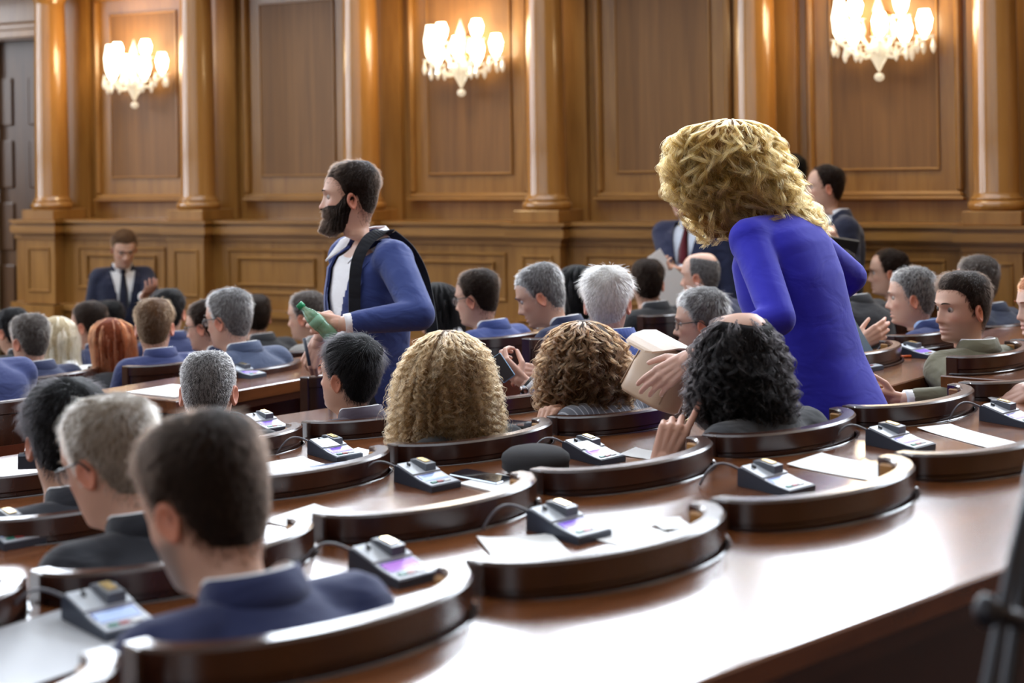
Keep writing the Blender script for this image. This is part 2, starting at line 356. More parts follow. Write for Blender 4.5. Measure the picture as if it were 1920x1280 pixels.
for k in range(1, 5):
    q = MB(); y = SY0 + (SY1 - SY0) * k / 5; q.add(*box(SX0, SX1, y - 0.03, y + 0.03, ROOM_H, ROOM_H + 0.1)); mobj('skylight_bar', q, WHITE, ceil)
mb = MB(); prev = -ROOM_D
for wy in sorted(FRONT_WIN):
    mb.add(*box(ROOM_X0 - 0.3, ROOM_X0, prev, wy - 0.92, -0.4, ROOM_H)); prev = wy + 0.92
    mb.add(*box(ROOM_X0 - 0.3, ROOM_X0, wy - 0.92, wy + 0.92, -0.4, 1.88)); mb.add(*box(ROOM_X0 - 0.3, ROOM_X0, wy - 0.92, wy + 0.92, 6.12, ROOM_H))
mb.add(*box(ROOM_X0 - 0.3, ROOM_X0, prev, 0.3, -0.4, ROOM_H)); st(mobj('wall_front', mb, OAK, mw=WM))
for k, wy in enumerate(FRONT_WIN):
    w = MB()
    for a, b, c, d in ((wy - 0.92, wy - 0.86, 1.88, 6.12), (wy + 0.86, wy + 0.92, 1.88, 6.12), (wy - 0.03, wy + 0.03, 1.9, 6.1), (wy - 0.9, wy + 0.9, 1.88, 1.94), (wy - 0.9, wy + 0.9, 6.06, 6.12), (wy - 0.9, wy + 0.9, 4.4, 4.45)): w.add(*box(ROOM_X0 - 0.06, ROOM_X0, a, b, c, d))
    st(mobj('window_%d' % (len(WIN_X) + 6 + k), w, WHITE, mw=WM))
mb = MB(); mb.add(*box(ROOM_X1, ROOM_X1 + 0.3, -ROOM_D, 0.3, -0.4, ROOM_H)); st(mobj('wall_rear', mb, OAK, mw=WM))
mb = MB(); prev = ROOM_X0
for wx in (-1.2, 2.0, 5.2, 8.4, 11.6):
    mb.add(*box(prev, wx - 1.02, -ROOM_D - 0.3, -ROOM_D, -0.4, ROOM_H)); prev = wx + 1.02
    mb.add(*box(wx - 1.02, wx + 1.02, -ROOM_D - 0.3, -ROOM_D, -0.4, 2.08)); mb.add(*box(wx - 1.02, wx + 1.02, -ROOM_D - 0.3, -ROOM_D, 6.32, ROOM_H))
mb.add(*box(prev, ROOM_X1, -ROOM_D - 0.3, -ROOM_D, -0.4, ROOM_H)); st(mobj('wall_opposite', mb, OAK, mw=WM))
for k, wx in enumerate((-1.2, 2.0, 5.2, 8.4, 11.6)):  # unseen windows, added to hold the fill lights
    w = MB(); frame_bars(w, wx - 1.02, wx + 1.02, 2.08, 6.32, -ROOM_D, 0.06, 0.08); w.add(*box(wx - 0.03, wx + 0.03, -ROOM_D - 0.06, -ROOM_D, 2.1, 6.3)); w.add(*box(wx - 1, wx + 1, -ROOM_D - 0.06, -ROOM_D, 4.6, 4.66))
    st(mobj('window_%d' % (len(WIN_X) + 1 + k), w, WHITE, mw=WM))

# ------------------------------------------------------------------ sconces
GLOW = plain('lit_glass_shade', (1, 0.95, 0.85), 0.3, emit=(1.0, 0.84, 0.55), es=14.0)
CRYSTAL = plain('crystal', (0.95, 0.92, 0.86), 0.05, trans=0.6, spec=0.8, emit=(1.0, 0.85, 0.6), es=0.25)
SHADE = plain('frosted_shade', (0.95, 0.92, 0.85), 0.4, emit=(1.0, 0.86, 0.62), es=4.0)
def sconce(i, label):
    tx = BAY0 + BAY * (2 * i + 0.5) + 0.02
    M = WM @ Matrix.Translation((tx, 0, 2.60)) @ Matrix.Diagonal((1.2, 1.1, 1.05, 1)); root = empty('wall_sconce', M)
    tag(root, label, 'sconce', 'crystal wall sconces')
    b = MB(); b.add(*ellipsoid((0, -0.03, 0), (0.07, 0.03, 0.11))); b.add(*tube([(0, -0.03, -0.02), (0, -0.1, -0.03)], 0.015)); mobj('backplate', b, BRASS, root, smooth=True)
    s = MB(); s.add(*lathe([(0.004, -0.255), (0.012, -0.24), (0.03, -0.2), (0.06, -0.15), (0.075, -0.12), (0.05, -0.1), (0.02, -0.06), (0.03, -0.02), (0.018, 0.06), (0.03, 0.1), (0.012, 0.16), (0.003, 0.2)], 20, (0, -0.12, 0)))
    so = mobj('crystal_stem', s, CRYSTAL, root, smooth=True)
    bl = MB(); bl.add(*ellipsoid((0, -0.12, -0.285), (0.026, 0.026, 0.026), 16, 10)); mobj('ball_finial', bl, CRYSTAL, so, smooth=True)
    for j, (ang, rr, zz, hh) in enumerate(((-90, 0.20, -0.02, 0.20), (-38, 0.17, -0.06, 0.10), (12, 0.15, -0.02, 0.11), (52, 0.19, -0.06, 0.10), (90, 0.23, -0.02, 0.12), (-66, 0.12, 0.09, 0.10), (70, 0.13, 0.10, 0.10))):
        a = R(ang); dx, dy = math.sin(a), -math.cos(a) * 0.7
        ex, ey = dx * rr, -0.12 + dy * rr
        pth = [(dx * rr * t, -0.12 + dy * rr * t, -0.09 + (zz + 0.03) * t - 0.07 * math.sin(PI * min(1, t * 1.05))) for t in np.linspace(0.05, 1, 9)]
        arm = MB(); arm.add(*tube(pth, 0.011, 8)); ao = mobj('arm', arm, CRYSTAL, root, smooth=True)
        z = pth[-1][2]
        bo = MB(); bo.add(*lathe([(0.004, z), (0.03, z + 0.006), (0.052, z + 0.022), (0.048, z + 0.022), (0.004, z + 0.012)], 16, (ex, ey, 0))); mobj('bobeche', bo, CRYSTAL, ao, smooth=True)
        sh = MB(); sh.add(*lathe([(0.012, z + 0.012), (0.02, z + 0.03), (0.034, z + 0.06), (0.042, z + 0.06 + hh * 0.45), (0.030, z + 0.06 + hh * 0.8), (0.027, z + 0.05 + hh), (0.022, z + 0.05 + hh), (0.005, z + 0.04 + hh)], 16, (ex, ey, 0)))
        mobj('shade', sh, SHADE if j == 0 else GLOW, ao, smooth=True)
        for q in range(3):
            aq = q * 2.1 + j; cx_, cy_ = ex + 0.045 * math.cos(aq), ey + 0.045 * math.sin(aq)
            dp = MB(); dp.add(*lathe([(0.002, z + 0.018), (0.006, z + 0.0), (0.015, z - 0.045), (0.010, z - 0.07), (0.001, z - 0.085)], 8, (cx_, cy_, 0))); mobj('crystal_drop', dp, CRYSTAL, ao)
    pl = bpy.data.lights.new('sconce_bulbs', 'POINT'); pl.energy = 21; pl.color = (1.0, 0.74, 0.40); pl.shadow_soft_size = 0.12
    po = bpy.data.objects.new('sconce_bulbs', pl); COL.objects.link(po); po.parent = root; po.location = (0, -0.36, 0.12)
sconce(0, 'lit crystal wall sconce in the panelled bay next to the dark doorway')
sconce(1, 'lit crystal wall sconce on the bay behind the bearded man')
sconce(2, 'lit crystal wall sconce above the standing man with a dark folder')

# ------------------------------------------------------------------ tiers, desks, chairs
TH = R(43.5); ROWM = rotz(TH)
HROW = {'A': 0.68, 'B': 0.75, 'C': 0.81, 'D': 0.875, 'E': 0.94}
GROW = {'A': 1.84, 'B': 2.535, 'C': 3.285, 'D': 4.08, 'E': 4.80}
EROW = {'A': 1.925, 'B': 2.145, 'C': 2.94, 'D': 3.24, 'E': 3.4}       # e of chair number 1 (A: number 2)
PITCH = 0.592; CA, CB = 0.285, 0.15
DZ = {k: HC - h for k, h in HROW.items()}
TILT = math.tan(R(3.0))
def place(u, v, z, rot=0.0, zoff=0.0):      # a spot on a (slightly sloping) desktop: matrix that follows it
    k = next((q for q in DZ if abs(DZ[q] - z) < 1e-6), None)
    if k is None: p = onz(u, v, z + zoff); return TR(p.x, p.y, z + zoff + 0.0004, TH + rot)
    zz = z
    for _ in range(4): p = onz(u, v, zz + zoff); zz = z + TILT * (row_eg(p)[1] - (GROW[k] - 0.24))
    return Matrix.Translation((p.x, p.y, zz + zoff + 0.0004)) @ rotz(TH) @ Matrix.Rotation(math.atan(TILT), 4, 'X') @ rotz(rot)
def row_xy(e, g): c, s = math.cos(TH), math.sin(TH); return Vector((c * e - s * g, s * e + c * g))
def row_eg(p): c, s = math.cos(TH), math.sin(TH); return c * p[0] + s * p[1], -s * p[0] + c * p[1]
keys = 'ABCDE'
for i, k in enumerate(keys):          # stepped tiers under the rows
    gfar = GROW[k] + 0.02; zt = DZ[k] - 0.76
    mb = MB(); mb.add(*box(-5.0, 7.2, GROW[keys[i - 1]] + 0.02 if i else -7.5, gfar, -0.36, zt)); st(mobj('floor_tier_%d' % (i + 1), mb, CARPET, mw=ROWM))
mb = MB(); mb.add(*box(1.4, 9.2, GROW['E'] + 0.02, 9.6, -0.36, 0.0)); st(mobj('floor_tier_6', mb, CARPET, mw=ROWM))

def chair_meshes():
    def band(sec, ph, a=CA, b=CB):
        rings = []
        for p in ph:
            n = np.array([math.sin(p) / a, -math.cos(p) / b]); n /= np.linalg.norm(n)
            c = np.array([a * math.sin(p), -b * math.cos(p)])
            rings.append(np.array([[c[0] + n[0] * o, c[1] + n[1] * o, z] for o, z in sec]))
        return loft(rings)
    ph = np.linspace(-R(89), R(89), 41)
    top = MB(); top.add(*band([(0, -0.042), (0, -0.005), (-0.005, 0), (-0.033, 0), (-0.038, -0.005), (-0.038, -0.15), (-0.006, -0.15), (-0.006, -0.046)][::-1], ph))
    for s in (-1, 1):   # squared end posts of the rail
        x = s * (CA - 0.019); top.add(*box(x - 0.0195, x + 0.0195, -0.03, 0.012, -0.15, -0.001, 0.003))
    inl = [MB(), MB()]
    for s, q in ((-1, inl[0]), (1, inl[1])): q.add(*box(min(s * (CA - 0.050), s * (CA - 0.0385)), max(s * (CA - 0.050), s * (CA - 0.0385)), -0.045, 0.0, -0.075, -0.012, 0.003))
    bead = MB(); bead.add(*tube([((CA + 0.004) * math.sin(p), -(CB + 0.004) * math.cos(p), -0.060) for p in ph], 0.005, 6))
    shell = MB(); shell.add(*band([(-0.004, -0.15), (-0.034, -0.15), (-0.05, -0.60), (-0.016, -0.62)], ph))
    stitch = MB()
    for s in (-0.72, 0.72): stitch.add(*tube([((CA - 0.003) * math.sin(s * PI / 2), -(CB - 0.003) * math.cos(s * PI / 2) + 0.0, z) for z in (-0.155, -0.6)], 0.005, 6))
    seat = MB(); outl = [((CA - 0.05) * math.sin(p), -(CB - 0.05) * math.cos(p)) for p in np.linspace(-PI / 2, PI / 2, 21)] + [(CA - 0.05, 0.22), (-CA + 0.05, 0.22)]
    seat.add(*extrude(outl, -0.53, -0.45, 0.02))
    leg = MB(); leg.add(*tube([(0, 0, -0.53), (0, 0, -0.895)], [0.022, 0.014], 8))
    mk = lambda n, m, mat, sm=False: make_mesh(n, *m.arrays(), mat, None, sm)
    return dict(inl=[mk('rail_inlay', q, DESKEDGE) for q in inl], top=mk('top_rail', top, CHAIRW), bead=mk('base_bead', bead, plain('gloss_bead', (0.03, 0.02, 0.02), 0.12), True), shell=mk('leather_back', shell, LEATHER),
                stitch=mk('leather_piping', stitch, LEATHER, True), seat=mk('seat', seat, LEATHER), leg=mk('leg', leg, CHAIRW, True))
CHM = chair_meshes()
for k in ('top', 'shell'):           # smooth around the curve, crisp across
    me = CHM[k]; me.polygons.foreach_set('use_smooth', [True] * len(me.polygons))
    if hasattr(me, 'set_sharp_from_angle'): me.set_sharp_from_angle(angle=R(35))
def chair(x, y, ztop, yaw, label, group=None, bead=True, scale=1.0):
    M = TR(x, y, ztop, yaw) @ Matrix.Scale(scale, 4)
    root = empty('assembly_chair', TR(x, y, ztop - 0.895 * scale, yaw)); tag(root, label, 'chair', group)
    L = Matrix.Translation((0, 0, 0.895 * scale)) @ Matrix.Scale(scale, 4)
    tr_ = obj('top_rail', CHM['top'], root, L)
    for q in CHM['inl']: obj('rail_inlay', q, tr_)
    if bead: obj('base_bead', CHM['bead'], root, L)
    sh = obj('leather_back', CHM['shell'], root, L); obj('piping', CHM['stitch'], sh)
    obj('seat', CHM['seat'], root, L)
    for sx in (-0.19, 0.19):
        for sy in (-0.05, 0.18): obj('leg', CHM['leg'], root, L @ Matrix.Translation((sx, sy, 0)))
    return root
ROWCH = {'A': range(0, 5), 'B': range(-1, 6), 'C': range(-2, 3), 'D': range(-1, 5)}
E0 = lambda k, i: EROW[k] + PITCH * (i - (2 if k == 'A' else 1))
CHLAB = {
 ('A', 0): 'dark mahogany seat back beside the bearded navy-suited man, grey folder in front of it', ('A', 1): 'dark curved seat back right behind the bearded navy-suited man bowing his head',
 ('A', 2): 'empty dark curved seat with loose papers on the desk before it', ('A', 3): 'empty dark curved seat beyond a long paper sheet, black console cable looping beside it', ('A', 4): 'empty curved seat back beside the camera tripod',
 ('B', -1): 'curved seat back left of the glasses-wearing man in black', ('B', 0): 'curved seat back of the grey-haired man with glasses in black', ('B', 1): 'empty curved seat with a smartphone on the desk before it',
 ('B', 2): 'empty curved seat next to the dark felt hat', ('B', 3): 'curved seat back of the balding man with long dark curls', ('B', 4): 'empty curved seat beside the balding man, in front of the dangling hand', ('B', 5): 'curved seat back under the hand with the card',
 ('C', -2): 'curved seat back at the row end by the black-haired man', ('C', -1): 'curved seat back of the black-haired man in charcoal', ('C', 0): 'empty curved seat with a white sheet and a photo leaflet on the desk before it', ('C', 1): 'curved seat back of the frizzy blonde woman',
 ('C', 2): 'curved seat back of the curly brown-haired woman in pinstripes', ('C', 3): 'curved seat back hidden beside the beige handbag', ('C', 4): 'curved seat back at the hip of the woman in royal blue', ('C', 5): 'curved seat back behind the man in the olive jacket', ('C', 6): 'curved seat back past the man in the olive jacket',
 ('D', -1): 'curved seat back left of the man with cropped grey hair', ('D', 0): 'curved seat back of the man with cropped grey hair', ('D', 1): 'curved seat back of the dark-haired man in the plum-grey jacket', ('D', 2): 'empty curved seat between the frizzy blonde and the hands with a phone',
 ('D', 3): 'curved seat back of the white-haired man in striped blue', ('D', 4): 'curved seat back of the man with rectangular glasses', ('D', 5): 'curved seat back behind the hands holding a folded paper', ('D', 6): 'curved seat back of the grey-haired man in a light blue collar'}
for k in 'ABCD':
    for i in ROWCH[k]:
        p = row_xy(E0(k, i), GROW[k]); chair(p.x, p.y, DZ[k] + 0.063, TH, CHLAB[(k, i)])
DESKX = {'A': (-1.5, 4.2), 'B': (-0.6, 5.05), 'C': (0.2, 3.86), 'D': (1.3, 5.35), 'E': (1.75, 4.1)}
DLAB = {'A': 'long glossy mahogany desk with a bare near edge and empty seats behind it', 'B': 'glossy mahogany desk in front of the bearded navy-suited man', 'C': 'glossy mahogany desk between the empty seats and the curly-haired women',
        'D': 'glossy mahogany desk in front of the two curly-haired women', 'E': 'mahogany desk in front of the dark-haired man in plum grey'}
def desk_obj(name, outl, z, label, mw, near, x0, x1, th=0.035, edge=None, pan=0.32, tilt=0.0):
    mb = MB(); V, Fc = extrude(outl, z - th, z, 0.004); V = np.array(V); V[:, 2] += tilt * (V[:, 1] - near - 0.235); mb.add(V, Fc)
    root = empty('long_desk', mw @ Matrix.Translation((x0, near, z - 0.76))); tag(root, label, 'desk')
    inv = Matrix.Translation((-x0, -near, -(z - 0.76)))
    mobj('desktop', mb, DESK, root, inv)
    q = MB(); q.add(*box(x0 + 0.02, x1 - 0.02, near + pan, near + pan + 0.02, z - 0.75, z - th - 0.001 + tilt * (pan - 0.235))); mobj('modesty_panel', q, CHAIRW, root, inv)
    for xx in (x0 + 0.02, (x0 + x1) / 2, x1 - 0.06):
        q = MB(); q.add(*box(xx, xx + 0.04, near + pan + 0.021, near + pan + 0.10, z - 0.75, z - th - 0.001 + tilt * (pan - 0.21))); mobj('side_panel', q, edge or DESKEDGE, root, inv)
    q = MB(); q.add(*box(x0, x1, near + 0.004, near + 0.02, z - th - 0.03 - tilt * 0.235, z - th - 0.001 - tilt * 0.235)); mobj('edge_rail', q, CHAIRW, root, inv)
    return root
for k in keys:
    x0, x1 = DESKX[k]; g = GROW[k]; near = g - 0.475; far = g + 0.03
    out = [(x0, near), (x1, near), (x1, far)]
    if k in ROWCH:
        for i in reversed(list(ROWCH[k])):
            ec = E0(k, i)
            if ec + CA + 0.02 > x1 or ec - CA - 0.02 < x0: continue
            out += [(ec + (CA + 0.006) * math.sin(p), min(far, g - (CB + 0.006) * math.cos(p))) for p in np.linspace(PI / 2, -PI / 2, 25)]
    out.append((x0, far))
    desk_obj('long_desk', out, DZ[k], DLAB[k], ROWM, near, x0, x1, pan=0.06 if k == 'A' else 0.32, tilt=TILT)

# the next block beyond the aisle is turned a little: two short desks and their seats
TH2 = R(52); Z2 = HC - 0.809; E2 = Vector((math.cos(TH2), math.sin(TH2))); G2 = Vector((-E2.y, E2.x))
SEAT2 = [(1.295, 6.125, 'curved seat back behind the hands with the pale blue paper'), (1.69, 6.72, 'curved seat back of the grey-haired man with a light blue collar')]
for x, y, lb in SEAT2: chair(x, y, Z2 + 0.063, TH2, lb)
Z3 = HC - 0.763
SEAT3 = [(1.65, 5.665, 'curved seat back behind the man in the olive jacket'), (2.014, 6.13, 'curved seat back beyond the man in the olive jacket')]
for x, y, lb in SEAT3: chair(x, y, Z3 + 0.063, TH2, lb)
def block_desk(seats, x0, x1, depth, label, z):
    o = Vector(seats[0][:2]); M = TR(o.x, o.y, 0, TH2); out = [(x0, -depth), (x1, -depth), (x1, 0.02)]
    for x, y, _ in reversed(seats):
        ex = (Vector((x, y)) - o).dot(E2); out += [(ex + (CA + 0.006) * math.sin(p), -(CB + 0.006) * math.cos(p)) for p in np.linspace(PI / 2, -PI / 2, 25)]
    out.append((x0, 0.02)); return desk_obj('long_desk', out, z, label, M, -depth, x0, x1, 0.045, pan=0.2)
block_desk(SEAT2, -0.5, 2.6, 0.37, 'mahogany desk by the aisle carrying a pen, tablet and consoles beside the royal blue jacket', Z2)
block_desk(SEAT3, -0.31, 2.4, 0.42, 'mahogany desk with a pale oak end panel behind the man in the olive jacket', Z3)

# ------------------------------------------------------------------ voting consoles
def console_meshes():
    W, L, hb, hf = 0.104, 0.158, 0.046, 0.016        # x across, y: front -L/2 .. back +L/2
    prof = [(-L / 2, 0.0), (-L / 2, hf), (-L / 2 + 0.045, hf + 0.004), (L / 2 - 0.006, hb), (L / 2, hb - 0.006), (L / 2, 0.0)]
    rings = [np.array([[x, y if abs(x) < W / 2 - 0.001 or True else y, z] for y, z in prof]) for x in (-W / 2, W / 2)]
    base = MB(); base.add(*loft(rings))
    def plate(x0, x1, y0, y1, t, lift=0.0):
        f = lambda y: np.interp(y, [-L / 2, -L / 2 + 0.045, L / 2 - 0.006], [hf, hf + 0.004, hb]) + lift
        ys = np.linspace(y0, y1, 4); m = MB()
        rr = [np.array([[x0, y, f(y)], [x1, y, f(y)], [x1, y, f(y) + t], [x0, y, f(y) + t]]) for y in ys]
        m.add(*loft(rr)); return m
    mk = lambda n, m, mat: make_mesh(n, *m.arrays(), mat, None, False)
    hump = MB(); y0, y1 = 0.0, 0.07; fz = lambda y: np.interp(y, [-L / 2 + 0.045, L / 2 - 0.006], [hf + 0.004, hb])
    hump.add(*loft([np.array([[-0.002, y, fz(y)], [0.036, y, fz(y)], [0.034, y, fz(y) + h], [0.0, y, fz(y) + h]]) for y, h in ((0.006, 0.024), (0.05, 0.018), (0.072, 0.01))]))
    chip = MB(); chip.add(*loft([np.array([[0.008, y, fz(y) + h], [0.027, y, fz(y) + h], [0.027, y, fz(y) + h + 0.003], [0.008, y, fz(y) + h + 0.003]]) for y, h in ((0.02, 0.0215), (0.055, 0.0165))]))
    slot = MB(); slot.add(*loft([np.array([[-0.026, y, fz(y) + 0.003], [-0.022, y, fz(y) + 0.003], [-0.022, y, fz(y) + 0.012], [-0.026, y, fz(y) + 0.012]]) for y in (0.045, 0.057)]))
    btn = [mk('button', plate(x, x + 0.018, -0.064, -0.054, 0.0025, 0.002), m) for x, m in ((-0.036, plain('green_button', (0.02, 0.16, 0.11), 0.4)), (-0.014, plain('red_button', (0.28, 0.03, 0.03), 0.4)), (0.010, plain('white_button', (0.6, 0.6, 0.6), 0.4)))]
    scr = plate(-0.040, 0.040, -0.040, -0.008, 0.0012, 0.002); bez = plate(-0.043, 0.043, -0.043, -0.003, 0.0012, 0.0012)
    return dict(base=mk('housing', base, SLATE), plate=mk('keypad_plate', plate(-W / 2 + 0.003, W / 2 - 0.003, -L / 2 + 0.004, 0.0, 0.002), GREYP), lid=mk('reader_lid', plate(-W / 2 + 0.003, W / 2 - 0.003, 0.003, L / 2 - 0.01, 0.005), GREYP),
                hump=mk('card_reader', hump, plain('dark_plastic', (0.08, 0.09, 0.11), 0.35)), chip=mk('contact_chip', chip, BRASS), slot=mk('microphone_socket', slot, BLACK), bezel=mk('screen_bezel', bez, plain('blue_bezel', (0.02, 0.02, 0.25), 0.3)), btn=btn, scr=scr)
CM = console_meshes()
def screen_mesh(kind):
    if ('scr', kind) not in MATS:
        c = dict(violet=(0.30, 0.16, 0.85), pink=(0.55, 0.22, 0.85), pale=(0.45, 0.62, 0.95))[kind]
        m = plain('lit_screen_' + kind, (0.02, 0.02, 0.06), 0.25, emit=c, es=0.9)
        MATS[('scr', kind)] = make_mesh('screen', *CM['scr'].arrays(), m, None, False)
    return MATS[('scr', kind)]
CABLE = plain('grey_cable', (0.10, 0.10, 0.12), 0.5)
def console(u, v, z, label, screen='violet', da=0.0, cable=True, scale=0.92, group=None):
    M = place(u, v, z, da) @ Matrix.Scale(scale, 4)
    root = empty('voting_console', M); tag(root, label, 'console', group)
    obj('housing', CM['base'], root); obj('keypad_plate', CM['plate'], root); l = obj('reader_lid', CM['lid'], root); obj('microphone_socket', CM['slot'], l)
    h = obj('card_reader', CM['hump'], root); obj('contact_chip', CM['chip'], h)
    b = obj('screen_bezel', CM['bezel'], root); obj('screen', screen_mesh(screen), b)
    for m in CM['btn']: obj('button', m, root)
    if cable:
        t = np.linspace(0, 1, 12); pts = np.c_[-0.045 - 0.09 * t, 0.079 + 0.05 * np.sin(PI * t * 0.5), 0.035 * (1 - t) + 0.03 * np.sin(PI * t) + 0.004]
        c = MB(); c.add(*tube(pts, 0.0032, 7)); mobj('cable', c, CABLE, root, smooth=True)
    return root
zA, zB, zC, zD, zE = (DZ[k] for k in keys)
console(738, 1078, zB, 'grey voting console beside the bearded navy-suited man, glowing pink screen', 'pink')
console(1066, 1000, zB, 'grey voting console with violet screen behind the empty seat by the felt hat', 'violet')
console(1455, 916, zB, 'grey voting console with pale screen right behind the balding man', 'pale')
console(1688, 838, zB, 'grey voting console behind the empty seat beside the balding man', 'violet')
console(1897, 792, zB, 'grey voting console receiving a card from a hand', 'violet')
console(206, 1172, zB, 'blurred grey voting console beside the navy sleeve, cable to the seat back', 'pale')
console(801, 908, zC, 'grey voting console with pale blue screen behind the frizzy blonde woman', 'pale')
console(1113, 860, zC, 'grey voting console with a card in it behind the curly brown-haired woman', 'pink')
console(18, 1012, zC, 'grey voting console at the elbow of the glasses-wearing man in black', 'pale')
console(628, 855, zD, 'grey voting console behind the dark-haired man in plum grey', 'violet')
console(70, 868, zD, 'grey voting console beside the black-haired man', 'violet', 2.6, False)
console(500, 803, zE, 'grey voting console beyond the man with cropped grey hair', 'violet')
console(1722, 668, Z2, 'grey voting console in front of the man in the olive jacket', 'violet')
console(1612, 692, Z2, 'pale voting console half hidden behind the royal blue jacket', 'pale')
CARD = plain('id_card', (0.62, 0.66, 0.72), 0.35)
def slab(name, u, v, z, sx, sy, t, rot, mat, label, cat, group=None, zoff=0.0):
    mb = MB(); mb.add(*box(-sx / 2, sx / 2, -sy / 2, sy / 2, 0, t, min(t * 0.3, 0.002) if t > 0.004 else 0))
    return tag(mobj(name, mb, mat, mw=place(u, v, z, rot, zoff)), label, cat, group)
def sheet(u, v, z, rot, label, sx=0.21, sy=0.297, lines=True, zoff=0.0, mat=None):
    n = 8; mb = MB(); ys = np.linspace(-sy / 2, sy / 2, n)
    rr = [np.array([[-sx / 2, y, 0.0006 + 0.004 * ((2 * y / sy) ** 2) ** 2], [sx / 2, y, 0.0006 + 0.004 * ((2 * y / sy) ** 2) ** 2], [sx / 2, y, 0.0016 + 0.004 * ((2 * y / sy) ** 2) ** 2], [-sx / 2, y, 0.0016 + 0.004 * ((2 * y / sy) ** 2) ** 2]]) for y in ys]
    mb.add(*loft(rr)); o = mobj('paper_sheet', mb, mat or PAPER, mw=place(u, v, z, rot, zoff)); tag(o, label, 'paper', 'loose papers on the desks')
    if lines:
        l = MB()
        for q in range(9): l.add(*box(-sx * 0.36, sx * (0.36 if q % 4 != 3 else 0.05), sy * 0.10 + q * 0.009, sy * 0.10 + q * 0.009 + 0.0022, 0.0016 + 0.004 * (2 * (0.10 + q * 0.009 / sy)) ** 4, 0.0021 + 0.004 * (2 * (0.10 + q * 0.009 / sy)) ** 4))
        mobj('printed_lines', l, plain('faint_ink', (0.45, 0.45, 0.48), 0.8), o)
    return o
# ------------------------------------------------------------------ people
NS = 56
TT = np.arange(NS) * 2 * PI / NS
PHI = TT - 0.55 * np.sin(TT)                     # 0 = front, dense on the face
HEADT = np.array([  # z, front y, back y, half width, chin taper
 (0.1155, -0.005, -0.022, 0.008, 0), (0.1125, 0.024, -0.048, 0.032, 0), (0.103, 0.050, -0.073, 0.052, 0), (0.087, 0.069, -0.089, 0.065, 0), (0.066, 0.083, -0.098, 0.073, 0),
 (0.045, 0.090, -0.103, 0.077, 0), (0.025, 0.0935, -0.104, 0.078, 0), (0.005, 0.089, -0.102, 0.0765, 0), (-0.015, 0.0875, -0.098, 0.0740, 0.02), (-0.035, 0.0885, -0.091, 0.0710, 0.06),
 (-0.055, 0.0895, -0.082, 0.0675, 0.13), (-0.075, 0.0895, -0.073, 0.063, 0.21), (-0.090, 0.089, -0.068, 0.0585, 0.29), (-0.102, 0.086, -0.065, 0.055, 0.36), (-0.111, 0.077, -0.064, 0.053, 0.40),
 (-0.118, 0.058, -0.063, 0.052, 0.34), (-0.125, 0.036, -0.063, 0.0525, 0.1), (-0.142, 0.030, -0.064, 0.054, 0)])
def catmull(T, zs):
    z = T[:, 0][::-1]; out = [zs]
    for c in range(1, T.shape[1]):
        y = T[:, c][::-1]; m = np.gradient(y, z); i = np.clip(np.searchsorted(z, zs) - 1, 0, len(z) - 2)
        h = z[i + 1] - z[i]; t = (zs - z[i]) / h
        out.append((2 * t**3 - 3 * t**2 + 1) * y[i] + (t**3 - 2 * t**2 + t) * h * m[i] + (-2 * t**3 + 3 * t**2) * y[i + 1] + (t**3 - t**2) * h * m[i + 1])
    return np.array(out).T
HZ = np.concatenate([[0.1155, 0.1145, 0.1125, 0.108, 0.103, 0.096], np.linspace(0.088, 0.03, 12), np.linspace(0.026, -0.118, 42), [-0.122, -0.127, -0.134, -0.142]])
HP = catmull(HEADT, HZ)
def sstep(a, b, x): t = np.clip((x - a) / (b - a), 0, 1); return t * t * (3 - 2 * t)
def head_points(nose=1.0, jaw=1.0, brow=1.0):
    z = HP[:, 0][:, None]; yf, yb, w, k = (HP[:, i][:, None] for i in (1, 2, 3, 4))
    c, s = np.cos(PHI)[None], np.sin(PHI)[None]
    w = w * (1 + (jaw - 1) * sstep(-0.02, -0.09, z))
    x = w * np.sign(s) * np.abs(s) ** 0.94 * (1 - k * np.clip(c, 0, 1) ** 2); y = (yf + yb) / 2 + (yf - yb) / 2 * np.sign(c) * np.abs(c) ** 0.96
    z = z + 0 * x; fr = sstep(0.15, 0.6, c) + 0 * x; G = lambda u, sg: np.exp(-(u / sg) ** 2); ax = np.abs(x)
    ng = np.interp(z, [-0.056, -0.048, -0.040, -0.032, -0.01, 0.012, 0.022], [0, 0.25, 0.95, 1.0, 0.52, 0.16, 0])
    nw = np.interp(z, [-0.05, -0.038, -0.02, 0.01], [0.017, 0.0165, 0.0105, 0.009])
    y = y + fr * (0.0255 * nose * ng * np.exp(-(x / nw) ** 2) + 0.006 * brow * G(ax - 0.022, 0.024) * G(z - 0.024, 0.009) - 0.0125 * G(ax - 0.031, 0.014) * G(z - 0.004, 0.011)
            + 0.005 * G(ax - 0.05, 0.016) * G(z + 0.026, 0.016) + 0.0065 * G(x, 0.021) * (G(z + 0.0635, 0.0048) + 1.1 * G(z + 0.0775, 0.0055)) - 0.004 * G(x, 0.024) * G(z + 0.0705, 0.0028)
            + 0.007 * G(x, 0.02) * G(z + 0.103, 0.011) - 0.003 * G(x, 0.02) * G(z + 0.089, 0.006) + 0.003 * G(ax - 0.024, 0.008) * G(z + 0.045, 0.01))
    return np.stack([x, y, z], -1)                # (nr, NS, 3)
EYE_Y = 0.0690
